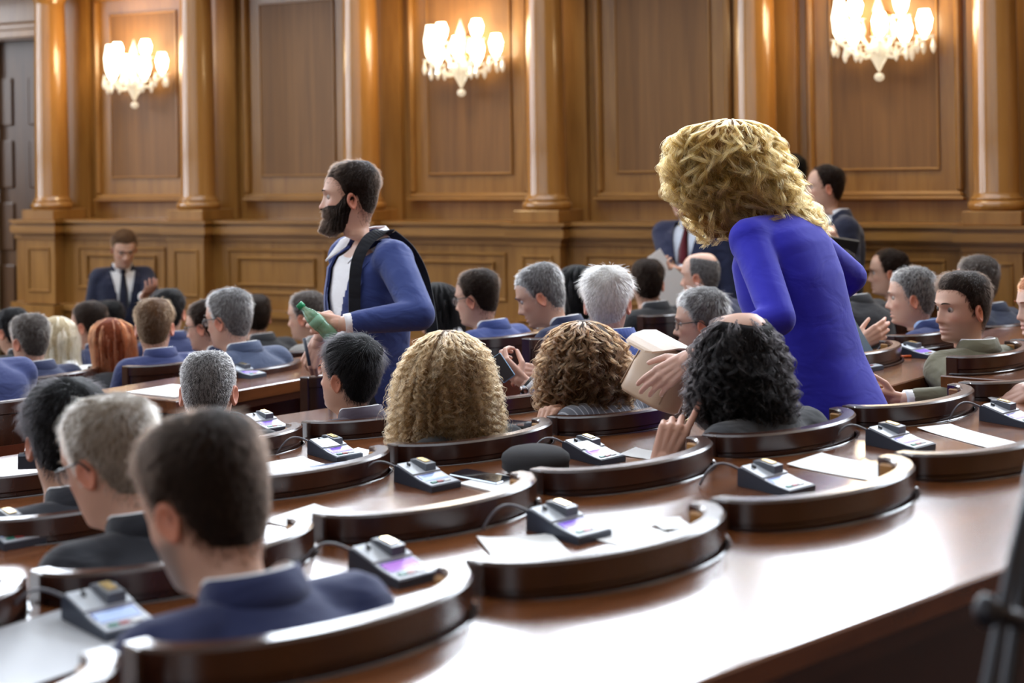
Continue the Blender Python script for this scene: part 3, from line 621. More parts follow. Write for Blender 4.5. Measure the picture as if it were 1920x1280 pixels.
def ear(side):
    V, Fc = ellipsoid((0, 0, 0), (0.0105, 0.0185, 0.0315), 16, 12)
    r = np.hypot(V[:, 1] / 0.0185, V[:, 2] / 0.0315); out = V[:, 0] > 0
    V[:, 0] -= np.where(out, 0.012 * np.exp(-((r - 0.25) / 0.42) ** 2), 0); V[:, 0] += np.where(out, 0.003 * np.exp(-((r - 0.85) / 0.16) ** 2), 0)
    V[:, 1] *= np.where(V[:, 2] < 0, 1 - 0.35 * (-V[:, 2] / 0.0315), 1.0)
    a = R(24); V = V @ np.array([[math.cos(a), math.sin(a), 0], [-math.sin(a), math.cos(a), 0], [0, 0, 1]]).T
    b = R(-10); V = V @ np.array([[1, 0, 0], [0, math.cos(b), -math.sin(b)], [0, math.sin(b), math.cos(b)]]).T
    V[:, 0] += 0.0795; V[:, 1] += -0.012; V[:, 2] += -0.017
    if side < 0: V[:, 0] *= -1; Fc = [f[::-1] for f in Fc]
    return V, Fc
TORSO = np.array([  # z, front, back, half width (skin torso, male)
 (0.0, 0.048, -0.062, 0.062), (-0.03, 0.062, -0.085, 0.098), (-0.06, 0.078, -0.104, 0.148), (-0.10, 0.10, -0.116, 0.172), (-0.20, 0.12, -0.122, 0.168), (-0.32, 0.115, -0.112, 0.152), (-0.44, 0.11, -0.102, 0.148), (-0.55, 0.11, -0.112, 0.16), (-0.63, 0.10, -0.112, 0.155)])
def torso_ring(row, inf, wk, ang=None):
    z, f, b, w = row; w = w * wk + inf; f, b = f + inf, b - inf; ang = PHI if ang is None else ang
    s, c = np.sin(ang), np.cos(ang); e = 0.8 if z < -0.05 else 1.0
    return np.c_[w * np.sign(s) * np.abs(s) ** e, (f + b) / 2 + (f - b) / 2 * np.sign(c) * np.abs(c) ** e, np.full(len(ang), z)]
HANDS = {}
POSES = {'relax': ([(18, 28, 18), (22, 30, 18), (26, 32, 18), (30, 34, 20)], (0.75, 0.62, -0.35), (0.35, 0.9, -0.3)), 'flat': ([(6, 8, 5)] * 4, (0.75, 0.65, -0.2), (0.4, 0.9, -0.15)),
 'grip': ([(48, 55, 30), (52, 58, 32), (56, 60, 34), (58, 62, 36)], (0.5, 0.55, -0.75), (-0.1, 0.75, -0.7)), 'point': ([(4, 10, 6), (62, 85, 45), (70, 88, 45), (74, 88, 45)], (0.55, 0.6, -0.65), (-0.2, 0.75, -0.65)),
 'pinch': ([(42, 42, 18), (46, 44, 20), (40, 46, 22), (38, 46, 24)], (0.62, 0.55, -0.62), (0.0, 0.75, -0.68)), 'curl': ([(55, 80, 45), (60, 82, 45), (64, 84, 45), (66, 84, 45)], (0.5, 0.6, -0.65), (-0.2, 0.8, -0.55))}
def hand_mesh(pose, vox):
    key = (pose, vox)
    if key in HANDS: return HANDS[key]
    curls, t1, t2 = POSES[pose]; mb = MB()
    K = [(0.028, 0.086, 0.002), (0.0085, 0.091, 0.004), (-0.0115, 0.086, 0.002), (-0.0295, 0.077, -0.002)]
    LEN = [(0.043, 0.025, 0.020), (0.047, 0.029, 0.021), (0.043, 0.027, 0.020), (0.033, 0.021, 0.018)]; RAD = [0.0088, 0.009, 0.0086, 0.0076]
    for i in range(4):
        k = np.array(K[i]); mb.add(*capsule((0.012 - 0.009 * i, -0.006, 0), k, 0.0155, 0.0115, 10))
        d_a = 0; p = k
        for j in range(3):
            d_a += R(curls[i][j]); sp = (1.5 - i) * 0.05
            q = p + LEN[i][j] * np.array([sp * math.cos(d_a), math.cos(d_a), -math.sin(d_a)])
            mb.add(*capsule(p, q, RAD[i] * (1.08 - 0.09 * j), RAD[i] * (1.0 - 0.09 * j), 10)); p = q
    for a, b in ((0, 1), (1, 2), (2, 3)): mb.add(*capsule(np.array(K[a]) * 0.93, np.array(K[b]) * 0.93, 0.011, 0.011, 8))
    t1, t2 = np.array(t1) / np.linalg.norm(t1), np.array(t2) / np.linalg.norm(t2)
    a = np.array([0.014, 0.016, -0.004]); b = a + 0.042 * t1; c = b + 0.032 * t2; d = c + 0.024 * (t2 * 0.9 + np.array([0, 0.1, -0.1]))
    mb.add(*capsule(a, b, 0.0155, 0.0112)); mb.add(*capsule(b, c, 0.0108, 0.0092)); mb.add(*capsule(c, d, 0.0092, 0.0075))
    mb.add(*capsule((-0.002, 0.02, -0.004), (0.0, 0.07, -0.003), 0.019, 0.014)); mb.add(*capsule((0, -0.035, 0), (0, 0.005, 0), 0.0245, 0.0235))
    V, Fc = remesh(*mb.arrays(), vox, 2); HANDS[key] = (V, Fc); return HANDS[key]
def ik(s, w, l1, l2, pole):
    s, w = np.asarray(s, float), np.asarray(w, float); d = w - s; L = np.linalg.norm(d)
    if L > (l1 + l2) * 0.995: w = s + d / L * (l1 + l2) * 0.995; d = w - s; L = np.linalg.norm(d)
    a = (l1 * l1 - l2 * l2 + L * L) / (2 * L); h = math.sqrt(max(0.0, l1 * l1 - a * a)); u = d / L
    p = np.asarray(pole, float); p = p - u * (p @ u); p /= np.linalg.norm(p) + 1e-9
    return s + u * a + p * h, w
def curves_obj(name, P, radius, mat, parent, tip=0.25):
    """P: (n, k, 3) strand points in the parent's frame"""
    n, k, _ = P.shape; hc = bpy.data.hair_curves.new(name); hc.add_curves([k] * n)
    hc.position_data.foreach_set('vector', P.reshape(-1).astype(np.float32))
    at_ = hc.attributes.get('radius') or hc.attributes.new('radius', 'FLOAT', 'POINT')
    rr = np.tile(radius * np.linspace(1, tip, k), n).astype(np.float32); at_.data.foreach_set('value', rr)
    hc.materials.append(mat); o = bpy.data.objects.new(name, hc); COL.objects.link(o); o.parent = parent; o['kind'] = 'stuff'
    return o
def unit(a): return a / (np.linalg.norm(a, axis=-1, keepdims=True) + 1e-9)
ZL_PHI = [0, 22, 40, 55, 66, 76, 84, 95, 108, 122, 150, 180]
def hairline(style):
    b = [0.074, 0.076, 0.072, 0.058, 0.030, -0.020, -0.022, 0.020, -0.028, -0.070, -0.082, -0.086]
    if style == 'recede': b[0], b[1], b[2], b[3] = 0.092, 0.098, 0.094, 0.066
    return b
HAIR = {  # dark, light, lift/volume
 'black': ((0.003, 0.0028, 0.003), (0.009, 0.008, 0.009)), 'darkbrown': ((0.009, 0.005, 0.0035), (0.026, 0.015, 0.010)), 'brown': ((0.05, 0.024, 0.011), (0.12, 0.06, 0.028)),
 'greybrown': ((0.022, 0.016, 0.013), (0.11, 0.095, 0.088)), 'grey': ((0.05, 0.045, 0.045), (0.22, 0.215, 0.22)), 'saltpepper': ((0.025, 0.022, 0.022), (0.30, 0.29, 0.29)), 'white': ((0.36, 0.34, 0.32), (0.70, 0.69, 0.68)),
 'greyblond': ((0.11, 0.085, 0.06), (0.34, 0.29, 0.245)), 'blonde': ((0.15, 0.062, 0.012), (0.47, 0.275, 0.085)), 'paleblonde': ((0.42, 0.33, 0.2), (0.75, 0.66, 0.5)), 'frizzblonde': ((0.085, 0.040, 0.014), (0.27, 0.16, 0.073)),
 'curlbrown': ((0.030, 0.012, 0.005), (0.125, 0.060, 0.024)), 'red': ((0.13, 0.025, 0.008), (0.30, 0.075, 0.025)), 'darkcurl': ((0.004, 0.0035, 0.004), (0.016, 0.013, 0.013))}
def cap_thickness(style, P, N):
    """hair depth over the head points: sides thin, top full, per style"""
    top = sstep(0.0, 0.085, P[..., 2]); back = sstep(0.02, -0.08, P[..., 1])
    t = {'short': 0.0045 + 0.010 * top, 'buzz': 0.003 + 0.003 * top, 'fade': 0.0015 + 0.014 * top, 'full': 0.008 + 0.016 * top, 'recede': 0.005 + 0.008 * top, 'bald': 0.002 + 0 * top, 'monk': 0.006 + 0.004 * back, 'quiff': 0.004 + 0.016 * top * (0.6 + 0.6 * sstep(-0.05, 0.08, P[..., 1]))}[style]
    return t
def hair_short(root, V, style, colr, toh, detail, cov=1.0):
    z = V[..., 2]; x, y = V[..., 0], V[..., 1]; ang = np.degrees(np.abs(np.arctan2(x, y + 0.012)))
    zl = np.interp(ang, ZL_PHI, hairline(style)); soft = {'fade': 0.030, 'buzz': 0.016}.get(style, 0.010) + 0.012 * sstep(100, 140, ang)
    mask = sstep(-soft, soft, z - zl); mask[z < -0.11] = 0
    if style in ('bald', 'monk'):
        d = np.sqrt((x / 0.062) ** 2 + ((y + 0.03) / 0.085) ** 2 + ((z - 0.11) / 0.062) ** 2); mask = mask * sstep(0.85, 1.15, d); mask *= 1 - sstep(0.02, 0.06, z) * sstep(0.0, 0.05, y)
    if style == 'recede':
        d = np.sqrt((x / 0.04) ** 2 + ((y + 0.055) / 0.045) ** 2 + ((z - 0.105) / 0.03) ** 2); mask = mask * (0.45 + 0.55 * sstep(0.6, 1.1, d))
    du = np.roll(V, -1, 1) - np.roll(V, 1, 1); dv = np.gradient(V, axis=0); Nn = unit(np.cross(dv, du)); Nn = np.where((Nn * (V - np.array([0, -0.01, 0.0]))).sum(-1, keepdims=True) < 0, -Nn, Nn)
    th = cap_thickness(style, V, Nn) * (0.22 + 0.78 * sstep(0.0, 0.05, z - zl)); wob = 1 + 0.18 * np.sin(x * 90 + 1.7) * np.sin(y * 80 + z * 60)
    off = th * mask * wob - 0.003 * (1 - mask)
    C = V + Nn * off[..., None]
    nr = V.shape[0]; keep = []
    for r in range(nr - 1):
        m = mask[r] + mask[r + 1]
        for i in range(NS):
            j = (i + 1) % NS
            if m[i] + m[j] > 0.15: keep.append((r * NS + i, (r + 1) * NS + i, (r + 1) * NS + j, r * NS + j))
    keep.append(tuple(range(NS))) if mask[0].mean() > 0.3 else None
    flat = toh(C.reshape(-1, 3)); c1, c2 = HAIR[colr]
    if not keep: return
    me = make_mesh('hair', flat, keep, cap_mat('hair_cap_' + colr, c1, tuple(0.45 * a + 0.55 * b for a, b in zip(c1, c2))))
    ho = obj('hair', me, root)
    n = int((9000 if detail >= 2 else 4500 if detail == 1 else 2200) * cov * (0.55 if style in ('bald', 'monk') else 1))
    wts = (mask * np.cos(np.arcsin(np.clip(z / 0.125, -0.97, 0.97)))).reshape(-1); wts *= (np.linalg.norm(np.cross(dv, du), axis=-1)).reshape(-1); wts /= wts.sum()
    idx = RNG.choice(len(wts), n, p=wts); r_, i_ = idx // NS, idx % NS; r2 = np.clip(r_ + 1, 0, nr - 1); i2 = (i_ + 1) % NS
    a, b = RNG.random((n, 1)), RNG.random((n, 1))
    G = lambda A: (A[r_, i_] * (1 - a) + A[r2, i_] * a) * (1 - b) + (A[r_, i2] * (1 - a) + A[r2, i2] * a) * b
    P0, N0, T0 = G(V), unit(G(Nn)), G(off[..., None])
    wh = np.array([0.012, -0.062, 0.10]); fl = P0 - wh; fl -= N0 * (fl * N0).sum(-1, keepdims=True); fl = unit(fl)
    if style == 'quiff': fl = unit(fl + np.array([0.6, -0.7, 0.1]) * sstep(0.03, 0.09, P0[:, 2:3]) * sstep(-0.02, 0.05, P0[:, 1:2]))
    ln = np.clip(T0, 0.002, 1) * RNG.uniform(1.3, 2.6, (n, 1)) + {'buzz': 0.003, 'fade': 0.004}.get(style, 0.007)
    lift = {'buzz': 0.8, 'fade': 0.6}.get(style, 0.45)
    jit = RNG.normal(0, 0.22, (n, 3)); K = 5; S = np.linspace(0, 1, K)[None, :, None]
    d0 = unit(N0 * lift * 1.6 + fl * (1 - lift) + jit); d1 = unit(N0 * lift * 0.25 + fl + jit * 0.8 + np.array([0, 0, -0.15]))
    P = P0[:, None] + ln[:, None] * (d0[:, None] * S * (1 - 0.5 * S) + d1[:, None] * 0.5 * S * S)
    curves_obj('hair_strands', toh(P.reshape(-1, 3)).reshape(n, K, 3), {2: 0.00042, 1: 0.00055, 0: 0.0009}[detail], hair_mat('hair_' + colr, c1, c2), ho)
    return ho
def env_fn(rings):
    Rg = np.array(sorted(rings)); 
    def f(phi, z, sc_=1.0):
        cx, cy, rx, ry = (np.interp(z, Rg[:, 0], Rg[:, c]) for c in (1, 2, 3, 4))
        return np.stack([cx + rx * sc_ * np.sin(phi), cy + ry * sc_ * np.cos(phi), z + 0 * phi], -1)
    return f, Rg[0, 0], Rg[-1, 0]
def hair_locks(root, rings, colr, to, nl, ns, rad, wave, length, width, gap=None, drift=0.25, jitter=1.0, base_scale=0.9, K=22, tip_flare=0.0, dip=None, zcut=9.0, upow=1.25, stray=0.5, lump=0.0):
    """a volume of hair: solid inner mass plus locks (bundles of strands) that fall down its surface in waves"""
    f, z0, z1 = env_fn(rings); c1, c2 = HAIR[colr]
    zs = np.linspace(min(z1, zcut), z0, 26); ph = np.arange(40) * 2 * PI / 40; rr = []
    for z in zs:
        q = f(ph, np.full(40, z), base_scale); wob = 1 + 0.05 * np.sin(ph * 5 + z * 40) + 0.04 * np.sin(ph * 9 + z * 70) * np.sin(z * 90 + ph * 3)
        c = q.mean(0); rr.append(c + (q - c) * wob[:, None])
    V, Fc = loft(rr); ho = obj('hair', make_mesh('hair', to(V), Fc, cap_mat('hair_mass_' + colr, tuple(0.6 * x for x in c1), tuple(0.8 * a + 0.2 * b for a, b in zip(c1, c2)))), root)  # inner mass coloured darker, as painted shade between the locks
    u = RNG.random(nl); zst = z1 - (z1 - z0) * (u ** upow) * 0.86; p0 = RNG.random(nl) * 2 * PI
    if dip: zst = zst - dip[2] * np.exp(-(((p0 - dip[0] + PI) % (2 * PI) - PI) / dip[1]) ** 2) * sstep(z1 - 0.12, z1, zst)
    if gap: bad = np.abs((p0 - gap[0] + PI) % (2 * PI) - PI) < gap[1]; p0[bad] += PI * RNG.uniform(0.6, 1.4, bad.sum())
    L = length * RNG.uniform(0.6, 1.25, nl); L = np.minimum(L, (zst - z0) + 0.02)
    S = np.linspace(0, 1, K)[None, :]
    lump_ = lump * np.sin(p0 * 3 + 1.3) * np.sin(zst * 26 + p0 * 2)
    lay = (RNG.uniform(0.84, 1.03, nl) + np.where(RNG.random(nl) < 0.18, RNG.uniform(0.02, 0.12, nl), 0) + 0.05 * np.sin(p0 * 5 + zst * 40) + lump_)[:, None] + tip_flare * S * RNG.uniform(0, 1, nl)[:, None]
    zz = zst[:, None] - L[:, None] * S; pp = p0[:, None] + drift * RNG.normal(0, 1, nl)[:, None] * S
    C = f(pp, zz, lay); C2 = f(pp, zz, lay + 0.05); Nn = unit(C2 - C); T = unit(np.gradient(C, axis=1)); B = unit(np.cross(T, Nn))
    wl = wave * RNG.uniform(0.75, 1.35, nl)[:, None]; phs = RNG.random(nl)[:, None] * 2 * PI; hand = np.where(RNG.random(nl) < 0.5, -1, 1)[:, None]
    amp = rad * RNG.uniform(0.6, 1.3, nl)[:, None] * sstep(0.0, 0.2, S)
    th = phs + 2 * PI * L[:, None] * S / wl
    out = []
    for k in range(ns):
        jp = RNG.normal(0, 0.22, (nl, 1)) * jitter; o1 = RNG.normal(0, width, (nl, 1)); o2 = RNG.normal(0, width, (nl, 1)); am = amp * RNG.uniform(0.75, 1.25, (nl, 1)); fr = RNG.normal(0, 0.0012 * jitter, (nl, K)).cumsum(1) * 0.6
        P = C + Nn * (am * np.cos(th + jp) + o1 * (0.4 + 0.6 * S) + fr)[..., None] + B * (hand * am * np.sin(th + jp) + o2 * (0.4 + 0.6 * S) - fr)[..., None]
        out.append(P)
    nf = int(nl * stray); fi = RNG.integers(0, nl, nf)      # stray single hairs
    P = C[fi] + Nn[fi] * (0.004 + 0.022 * RNG.random((nf, 1)) * S + RNG.normal(0, 0.0015, (nf, K)).cumsum(1))[..., None] + B[fi] * RNG.normal(0, 0.003, (nf, K)).cumsum(1)[..., None]; out.append(P)
    P = np.concatenate(out); n = len(P)
    curves_obj('hair_locks', to(P.reshape(-1, 3)).reshape(n, K, 3), 0.00045, hair_mat('hair_' + colr, c1, c2, 0.32), ho, 0.5)
    return ho
SK = {'fair': (0.60, 0.36, 0.27), 'mid': (0.58, 0.35, 0.255), 'tan': (0.48, 0.275, 0.19), 'pale': (0.68, 0.46, 0.38)}
PEOPLE = {}
def person(label, u, v, Z, yaw, hyaw=None, hp=0.0, hr=0.0, k=1.0, lean=8.0, hair=('short', 'darkbrown'), skin='mid', jacket=(0.02, 0.03, 0.09), stripes=None, shirt=(0.75, 0.76, 0.78), tie=None, collar=True,
           glasses=False, stubble=0.0, beard=False, stand=False, fem=False, arms=None, detail=0, sh=1.0, vopen=True, trousers=None, jname=None, top_hair=0.012, seat_chair=None, skirt_hem=-0.66, neck=None, vw=1.0, opencol=0):
    neck = (0.048 if stand else 0.028) if neck is None else neck
    hyaw = yaw if hyaw is None else hyaw; top = at(u, v, Z); Hw = np.array(top) - np.array([0, 0, (0.1155 + top_hair) * k]) * 1.0
    # torso frame: N (neck base) at origin, +y facing; lean about the hip
    la = R(lean); RL = np.array([[1, 0, 0], [0, math.cos(la), math.sin(la)], [0, -math.sin(la), math.cos(la)]])
    def tor(V):      # torso frame -> root frame (root at floor below the hip, unscaled)
        q = (np.asarray(V, float) - np.array([0, 0, -0.58])) @ RL.T; return (q + np.array([0, 0, hip])) * k
    hip = 0.90 if stand else 0.50
    hy = R(hyaw - yaw); pa = R(hp); ra = R(hr)
    Rz = np.array([[math.cos(hy), -math.sin(hy), 0], [math.sin(hy), math.cos(hy), 0], [0, 0, 1]]); Rx = np.array([[1, 0, 0], [0, math.cos(pa), math.sin(pa)], [0, -math.sin(pa), math.cos(pa)]])
    Ry = np.array([[math.cos(ra), 0, math.sin(ra)], [0, 1, 0], [-math.sin(ra), 0, math.cos(ra)]]); RH = Rz @ Rx @ Ry
    piv_h = np.array([0, -0.015, -0.115]); piv_t = tor(np.array([[0, 0.048, neck]]))[0] / k
    toh = lambda V: (((np.asarray(V, float) - piv_h) @ RH.T) + piv_t) * k
    Hl = toh(np.zeros((1, 3)))[0]; ya = R(yaw); RW = np.array([[math.cos(ya), -math.sin(ya), 0], [math.sin(ya), math.cos(ya), 0], [0, 0, 1]])
    org = Hw - RW @ Hl
    root = empty('person', TR(*org, ya)); tag(root, label, 'person'); PEOPLE[label] = root
    inv = lambda p: (np.asarray(p, float) - org) @ RW          # world -> root frame
    wk = 0.86 if fem else 1.0; sw = (0.165 if not fem else 0.145) * sh
    base = np.array(SK[skin]); mb = MB(); tint = []
    HPt = head_points(0.85 if fem else 1.0, 0.93 if fem else 1.0, 0.6 if fem else 1.0)
    hd = toh(HPt.reshape(-1, 3)).reshape(HPt.shape); rings = [hd[i] for i in range(len(hd))]
    nb = tor(torso_ring(TORSO[0], 0, wk)); last = rings[-1]
    for t in (0.25, 0.5, 0.75): e = t * t * (3 - 2 * t); rings.append(last * (1 - e) + nb * e)
    for row in TORSO: rings.append(tor(torso_ring(row, -0.004, wk)))
    V, Fc = loft(rings); mb.add(V, Fc)
    flat = HPt.reshape(-1, 3); x, y, z = flat[:, 0], flat[:, 1], flat[:, 2]; G = lambda a, s: np.exp(-(a / s) ** 2)
    tc = np.tile(base, (len(V), 1)); n0 = len(flat)
    lip = G(x, 0.02) * (G(z + 0.064, 0.006) + G(z + 0.077, 0.0065)) * (y > 0.07); lc = np.array([0.50, 0.17, 0.15]) if fem else np.array([0.45, 0.2, 0.16])
    tc[:n0] = tc[:n0] * (1 - 0.75 * np.clip(lip, 0, 1)[:, None]) + lc * 0.75 * np.clip(lip, 0, 1)[:, None]
    ck = G(np.abs(x) - 0.045, 0.022) * G(z + 0.03, 0.02) * (y > 0.02) + 0.8 * G(x, 0.018) * G(z + 0.036, 0.015) * (y > 0.09); tc[:n0] *= 1 - np.clip(ck, 0, 1)[:, None] * np.array([0.02, 0.16, 0.18])
    if stubble:
        s = sstep(-0.028, -0.05, z) * sstep(-0.02, 0.02, y + 0.35 * (z + 0.06)) * sstep(-0.122, -0.112, z) * (1 - 0.8 * np.clip(lip, 0, 1)); s = np.maximum(s, 0)
        tc[:n0] = tc[:n0] * (1 - stubble * s[:, None]) + np.array([0.10, 0.075, 0.065]) * stubble * s[:, None]
    tint.append(tc)
    for sd in (-1, 1):
        V, Fc = ear(sd); mb.add(toh(V), Fc); tint.append(np.tile(base * np.array([1.0, 0.66, 0.58]), (len(V), 1)))  # ears redder than the face; the backlit glow is put into this tint
        V, Fc = ellipsoid((sd * 0.0315, EYE_Y, 0.003), (0.0122, 0.0122, 0.0122), 14, 10, np.array([[1, 0, 0], [0, 0, 1.0], [0, -1.0, 0]]))
        mb.add(toh(V), Fc); ec = np.tile([0.55, 0.50, 0.47], (len(V), 1)); ec[V[:, 1] > EYE_Y + 0.0088] = (0.05, 0.03, 0.02); tint.append(ec)
    # arms
    arms = arms or {}; sleeves = MB(); cuffs = MB(); ends = {}
    for sd, nm in ((-1, 'L'), (1, 'R')):
        sp = arms.get(nm, {}); S = tor(np.array([[sd * sw, -0.008, -0.062]]))[0] / k
        if 'w' in sp: W = inv(at(*sp['w'])) / k
        elif stand: W = tor(np.array([[sd * 0.25, 0.06, -0.60]]))[0] / k
        else: W = tor(np.array([[sd * 0.13, 0.33, -0.40]]))[0] / k
        pole = np.array(sp.get('pole', (sd * 0.55, -0.55, -0.75)), float); El, W = ik(S, W, 0.29, 0.255, pole)
        fd = W - El; fd /= np.linalg.norm(fd)
        if 'fing' in sp: yv = np.array(sp['fing'], float) @ RW if not sp.get('loc') else np.array(sp['fing'], float)
        else: yv = fd
        yv = yv / np.linalg.norm(yv); pn = np.array(sp['palm'], float) @ RW if 'palm' in sp else np.array([0, 0, -1.0]) if not stand else np.array([-sd * 1.0, 0, 0])
        zv = -pn; zv = zv - yv * (zv @ yv); zv /= np.linalg.norm(zv) + 1e-9; xv = np.cross(yv, zv)
        hv, hf = hand_mesh(sp.get('pose', 'relax'), 0.0032 if detail >= 1 else 0.0045); hv = hv.copy() * (0.9 if fem else 1.0)
        if sd > 0: hv[:, 0] *= -1; hf = [f[::-1] for f in hf]
        HV = (hv @ np.array([xv, yv, zv]) + W + yv * 0.03) * k; mb.add(HV, hf); hc_ = np.tile(base * np.array([1.0, 0.92, 0.9]), (len(HV), 1))
        tipm = sstep(0.10, 0.17, hv[:, 1])[:, None]; tint.append(hc_ * (1 - tipm * np.array([0, 0.12, 0.1])))
        V, Fc = tube([S * k, (S * 0.5 + El * 0.5) * k, El * k, (El * 0.5 + W * 0.5) * k, W * k, (W + yv * 0.02) * k], np.array([0.05, 0.046, 0.038, 0.036, 0.027, 0.024]) * k * (0.85 if fem else 1), 12); mb.add(V, Fc); tint.append(np.tile(base, (len(V), 1)))
        q = 0.85 if fem else 1.0
        sleeves.add(*xf(ellipsoid((0, 0, 0), (0.072 * q, 0.078 * q, 0.072 * q)), Matrix.Translation(S + np.array([-sd * 0.006, 0, -0.004]))))
        sleeves.add(*capsule(S, El, 0.068 * q, 0.057 * q)); sleeves.add(*capsule(El, El * 0.1 + W * 0.9 - fd * 0.01, 0.057 * q, 0.041 * q))
        cf = MB(); cf.add(*tube([(W - fd * 0.045) * k, (W - fd * 0.006) * k, (W + fd * 0.004) * k], np.array([0.036, 0.0345, 0.034]) * k * q, 16)); ends[nm] = (cf, W * k, xv, yv, zv)
    V, Fc = mb.arrays(); me = make_mesh('body', V, Fc, SKIN); ca = me.color_attributes.new('tint', 'FLOAT_COLOR', 'POINT')
    T = np.concatenate(tint); ca.data.foreach_set('color', np.c_[T, np.ones(len(T))].astype(np.float32).reshape(-1)); obj('body', me, root)
    # shirt
    if shirt is not None:
        sm = cloth('shirt_%02x%02x%02x' % tuple(int(c * 255) for c in shirt), shirt, crease=0.2); s = MB()
        dip = opencol or (0.03 if tie is not None else 0.045); sr = [torso_ring(r, 0.005, wk) for r in TORSO[:8]]
        for q_, m_ in ((0, 0.9), (1, 0.5)): sr[q_][:, 2] -= (dip - 0.028) * m_ * np.clip(np.cos(PHI), 0, 1) ** 2
        s.add(*loft([tor(q_) for q_ in sr], True, False, True))
        s_o = mobj('shirt', s, sm, root, smooth=True)
        for nm in ends: mobj('cuff', ends[nm][0], sm, s_o, smooth=True)
        c = MB(); rr = []
        for zz, e in ((-0.012, 0.012), (0.028, 0.006), (0.042, 0.004), (0.040, 0.007), (0.02, 0.010), (-0.016, 0.018)):
            a = torso_ring((zz, 0.050, -0.062, 0.060), e, wk); a[:, 2] += -dip * np.clip(np.cos(PHI), 0, 1) ** 2; a[:, 1] += 0.22 * (zz) * 1.0; rr.append(tor(a))
        if not opencol: c.add(*loft(rr)); mobj('shirt_collar', c, sm, s_o, smooth=True)
        else:           # open collar: two wings from the nape to the points
            for sd in (-1, 1):
                c = MB(); I = [(0.0, -0.074, 0.052), (0.045, -0.055, 0.05), (0.066, -0.012, 0.042), (0.064, 0.03, 0.018), (0.052, 0.062, -0.018)]; O = [(0.0, -0.09, 0.022), (0.068, -0.072, 0.022), (0.102, -0.015, 0.018), (0.108, 0.058, 0.002), (0.092, 0.128, -0.07)]
                secs = [tor(np.array([[sd * a[0], a[1], a[2]], [sd * b[0], b[1], b[2]], [sd * b[0], b[1] - 0.002, b[2] - 0.006], [sd * (a[0] - 0.005 * (a[0] > 0)), a[1] + 0.003, a[2] - 0.003]])) for a, b in zip(I, O)]
                c.add(*loft(secs)); mobj('collar_wing', c, sm, s_o, smooth=False)
    # jacket
    j = MB(); JT = TORSO.copy(); inf = 0.020
    if fem: JT[6:, 3] *= 1.06; JT[5, 3] *= 0.97
    rows = [(0.012, 0.05, -0.062, 0.062)] + [tuple(r) for r in JT[1:]] if collar else [tuple(r) for r in JT]
    if stand: rows = rows[:-1] + [(-0.63, 0.115, -0.122, 0.172), (skirt_hem, 0.12, -0.126, 0.178), (skirt_hem - 0.05, 0.122, -0.128, 0.180)]
    j.add(*loft([tor(torso_ring(r, inf * (0.55 if r[0] > -0.02 else 1), wk)) for r in rows])); SV, SF = sleeves.arrays(); j.add(SV * k, SF)
    sl = MB()
    for sd in (-1, 1): sl.add(*capsule((sd * 0.05, -0.02, -0.030), (sd * sw, -0.008, -0.050), 0.046, 0.062))
    V_, F_ = sl.arrays(); j.add(tor(V_), F_)
    JV, JF = remesh(*j.arrays(), (0.0085 if detail >= 2 else 0.0105 if detail == 1 else 0.0135) * k, 4)
    if vopen:    # open the front V down to the button
        tl = ((JV / k - np.array([0, 0, hip])) @ RL) + np.array([0, 0, -0.58]); zb = -0.36; zt_ = 0.05
        inV = (tl[:, 1] > 0.01) & (np.abs(tl[:, 0]) < (0.014 if stand else 0.0) + 0.088 * vw * np.clip((tl[:, 2] - zb) / (0.0 - zb), 0, 1.15) * wk) & (tl[:, 2] > zb - (0.4 if stand and vopen == 2 else 0))
        if vopen == 2: inV |= (tl[:, 1] > 0.01) & (np.abs(tl[:, 0] - 0.0) < 0.062 * vw) & (tl[:, 2] <= zb + 0.06)
        JF = [f for f in JF if not inV[list(f)].all()]
    jm = cloth(jname or 'suit_%02x%02x%02x%s' % (*[int(c * 255) for c in jacket], 's' if stripes else ''), jacket, stripes, crease=0.16 if jname else 0.35)
    jo = obj('jacket', make_mesh('jacket', JV, JF, jm), root)
    if collar:
        c = MB(); rr = []; ca_ = PI + np.linspace(-2.3, 2.3, 41)
        for zz, e in ((-0.02, 0.011), (0.022, 0.009), (0.040, 0.008), (0.040, 0.012), (0.012, 0.018), (-0.03, 0.027)):
            q = torso_ring((zz, 0.05, -0.064, 0.062), e, wk, ca_); q[:, 2] += -0.05 * np.clip(np.cos(ca_) + 0.15, 0, 1.15) ** 1.3; q[:, 1] += 0.2 * zz; rr.append(tor(q))
        c.add(*loft([np.array(q) for q in zip(*rr)])); mobj('jacket_collar', c, jm, jo, smooth=True)
        if vopen:
            for sd in (-1, 1):
                def surf(xx, zz, e):
                    r = [np.interp(zz, TORSO[::-1, 0], TORSO[::-1, q]) for q in (1, 2, 3)]; w_ = r[2] * wk + inf; f_, b_ = r[0] + inf, r[1] - inf
                    return (f_ + b_) / 2 + (f_ - b_) / 2 * (max(0.0, 1 - (abs(xx) / w_) ** 2.5)) ** (0.4) + e
                pts = []; 
                for zz in np.linspace(-0.35, -0.015, 9):
                    xi = max(0.010 + 0.080 * vw * (zz + 0.36) / 0.36 * wk, 0.058 * vw if vopen == 2 else 0); wd = np.interp(zz, [-0.35, -0.28, -0.12, -0.10, -0.015], [0.004, 0.030, 0.068, 0.042, 0.03]); pts.append((xi, xi + wd, zz))
                rr = [tor(np.array([[sd * a, surf(a, zz, 0.004), zz], [sd * b, surf(b, zz, 0.007), zz], [sd * b, surf(b, zz, -0.006), zz], [sd * a, surf(a, zz, -0.006), zz]])) for a, b, zz in pts]
                l = MB(); VV, FF = loft(rr); l.add(VV, FF if sd > 0 else [f[::-1] for f in FF]); mobj('lapel', l, jm, jo, smooth=False)
